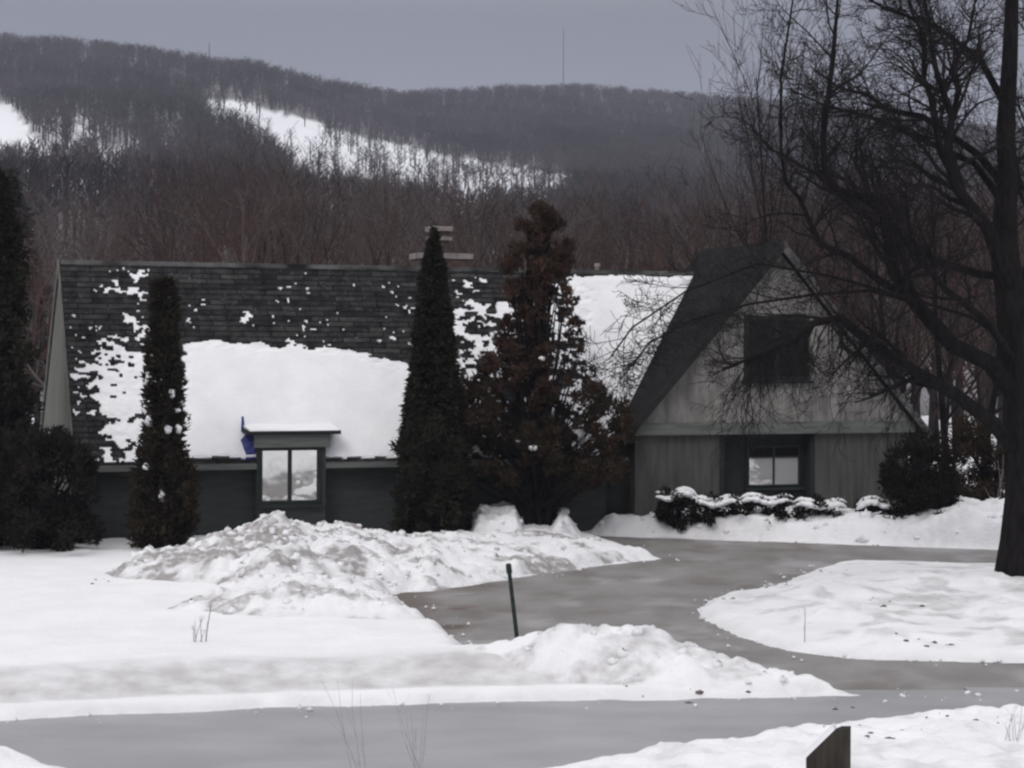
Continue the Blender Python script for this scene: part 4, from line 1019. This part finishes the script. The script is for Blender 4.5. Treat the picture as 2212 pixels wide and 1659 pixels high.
# slanted-top timber at the bottom edge
D = 21.9
fp = [(1741, 1900), (1741, 1638), (1800, 1580), (1814, 1574), (1834, 1574), (1832, 1900)]
A = [P(x, y, D) for x, y in fp]; b_ = np.array([.05, .16, 0])
pb = np.array([A[0][0] + .25, D, 0]); pr = thing('timber_post', tuple(pb), 'dark wooden post with slanted snow edged top at the bottom of the view', 'post')
fix = lambda L_: [np.array([p[0], p[1], max(p[2], -.1)]) for p in L_]
m = MB(); m.prism(fix(A), [p + b_ for p in fix(A)]); m.build('board', M['post'], pr)
m = MB(); e1_, e2_ = P(1737, 1640, D), P(1803, 1576, D)
nn = np.array([-.01, 0, .016])
m.hexa([e1_ + np.array([0, -.01, 0]), e2_ + np.array([0, -.01, 0]), e2_ + b_, e1_ + b_, e1_ + nn * 2.2, e2_ + nn * 2.2, e2_ + b_ + nn * 3, e1_ + b_ + nn * 3]); m.build('snow_cap', M['roofsnow'], pr)

def weed(x, y, ytop, n, spread, label, seed, r=.006):
    q = np.random.default_rng(seed); g0 = G(x, y, .15); g0[2] = gz(g0[0], g0[1]) - .05; S = F / g0[1]; Hh = (y - ytop) / S
    m = MB()
    for k in range(n):
        d = unit(np.array([q.normal() * spread, q.normal() * spread, 1.0])); l = Hh * q.uniform(.55, 1.0) if k else Hh
        p = g0 + np.array([q.normal() * .05, q.normal() * .05, 0]); pts = [p]
        for i in range(4): d = unit(d + q.normal(size=3) * .08); pts.append(pts[-1] + d * l / 4)
        m.tube(pts, [r, r * .9, r * .8, r * .6, r * .4], 4)
        for j in range(2):
            kx = q.integers(1, 4); dd = unit(d + q.normal(size=3) * .5); m.tube([pts[kx], pts[kx] + dd * l * .25], [r * .5, r * .3], 3)
    o = m.build('dry_weed', M['weed'], origin=tuple(g0)); tag(o, label, 'weed', 'dry weeds standing in the snow')
weed(443, 1412, 1315, 1, .03, 'single straight dry stalk on the left lawn', 1, .012)
weed(425, 1412, 1345, 5, .3, 'small spread of dry weed stems beside the straight stalk', 2, .008)
weed(1735, 1385, 1300, 1, .02, 'thin upright stalk on the snowy island', 3, .009)
weed(905, 1712, 1480, 7, .35, 'tall sparse dry weeds in front of the road at the bottom centre', 4, .0035)
weed(785, 1712, 1440, 4, .2, 'taller thin dry weeds left of the sparse bottom clump', 5, .0035)
weed(2190, 1660, 1540, 7, .35, 'dry weeds on the bank at the bottom right corner', 6, .004)
weed(2160, 1130, 985, 6, .3, 'dry weeds beside the big trunk before the snow bank', 7, .012)
def mast(x, y0, y1, D, wdt, label, guys):
    p0, p1 = P(x, y0, D), P(x, y1, D); m = MB()
    for k in range(3):
        a = k * 2.094; o_ = np.array([math.cos(a), math.sin(a), 0]) * wdt
        m.tube([p0 + o_ - UP * 20, p1 + o_ * .6], [.16, .12], 4)
    nb = int((p1[2] - p0[2]) / 4)
    for i in range(nb):
        f = i / nb
        for k in range(3):
            a, b2 = k * 2.094, (k + 1) * 2.094; q0 = p0 * (1 - f) + p1 * f; q1 = p0 * (1 - f - 1 / nb) + p1 * (f + 1 / nb)
            m.tube([q0 + wdt * np.array([math.cos(a), math.sin(a), 0]), q1 + wdt * np.array([math.cos(b2), math.sin(b2), 0])], [.07, .07], 3)
    o = m.build('radio_mast', M['mast'], origin=tuple(p0)); tag(o, label, 'mast', 'radio masts on the hills')
mast(1217, 190, 62, 1600, .32, 'tall thin radio mast on the far hill top', True)
mast(452, 145, 93, 1280, .38, 'short thin radio mast on the left hill ridge', False)

# dark grit, leaves and bark scraps on the snow
q = np.random.default_rng(77); m = MB()
spots = [(230, 1262, 30, 10, 10), (330, 1250, 70, 20, 22), (560, 1325, 130, 14, 34), (640, 1305, 60, 8, 22), (700, 1270, 150, 30, 26), (880, 1335, 60, 6, 20), (840, 1285, 40, 4, 14), (1680, 1262, 60, 6, 22), (1780, 1232, 40, 6, 14), (1560, 1290, 40, 6, 10), (1900, 1310, 160, 20, 26), (2010, 1390, 90, 8, 12), (1830, 1505, 60, 3, 10), (1500, 1480, 150, 15, 18), (1850, 1620, 200, 25, 20), (2080, 1600, 90, 20, 12)]
for x, y, sx_, sy_, n in spots:
    for k in range(int(n * .6)):
        xx, yy_ = x + q.normal() * sx_ * .5, y + q.normal() * sy_ * .5
        g0 = G(xx, yy_, .2); g0[2] = 0; dl = .010 + .045 * q.random() ** 3
        hh = gz(g0[0], g0[1])
        m_v, m_f = ico(np.array([g0[0], g0[1], max(hh, .0) + .002]), dl, q, sq=.6, nr=3, ns=5)
        m_v = [p + np.array([(p[0] - g0[0]) * .5, 0, 0]) for p in m_v]
        m.add(m_v, m_f)
o = m.build('debris', M['mud']); tag(o, 'dark grit, leaves and clods scattered over ploughed snow', 'debris', kind='stuff')

q = np.random.default_rng(88); m = MB(); n_ = 0
while n_ < 260:
    x_, y_ = q.uniform(-9, 13), q.uniform(27.5, 55)
    sd_ = float(asphalt_sd(np.array([[x_]]), np.array([[y_]]))[0, 0])
    if not (-.12 < sd_ < .9) or q.random() > math.exp(-max(0, sd_) * 3.2): continue
    n_ += 1; r_ = .012 + .05 * q.random() ** 2.5
    cv, cf = ico(np.array([x_, y_, .014 + r_ * .35]), r_, q, sq=.7, nr=3, ns=5); m.add(cv, cf)
o = m.build('slush', M['roofsnow'], smooth=True); tag(o, 'crumbs of frozen slush strewn along the edges of the asphalt', 'slush', kind='stuff')

# ------------------------------------------------------------------ haze over the valley
def haze():
    m = MB(); m.hexa([(-2600, -450, -2), (2600, -450, -2), (2600, 3100, -2), (-2600, 3100, -2), (-2600, -450, 420), (2600, -450, 420), (2600, 3100, 420), (-2600, 3100, 420)])
    mt = bpy.data.materials.new('haze'); mt.use_nodes = True; t = mt.node_tree
    for n in list(t.nodes): t.nodes.remove(n)
    o_ = t.nodes.new('ShaderNodeOutputMaterial'); v = t.nodes.new('ShaderNodeVolumePrincipled')
    v.inputs['Color'].default_value = (.76, .79, .94, 1); v.inputs['Density'].default_value = 0.00015; v.inputs['Anisotropy'].default_value = 0.1
    t.links.new(v.outputs[0], o_.inputs['Volume'])
    o = m.build('haze', mt); tag(o, 'thin grey winter haze in front of the hills', 'haze', kind='stuff')
haze()
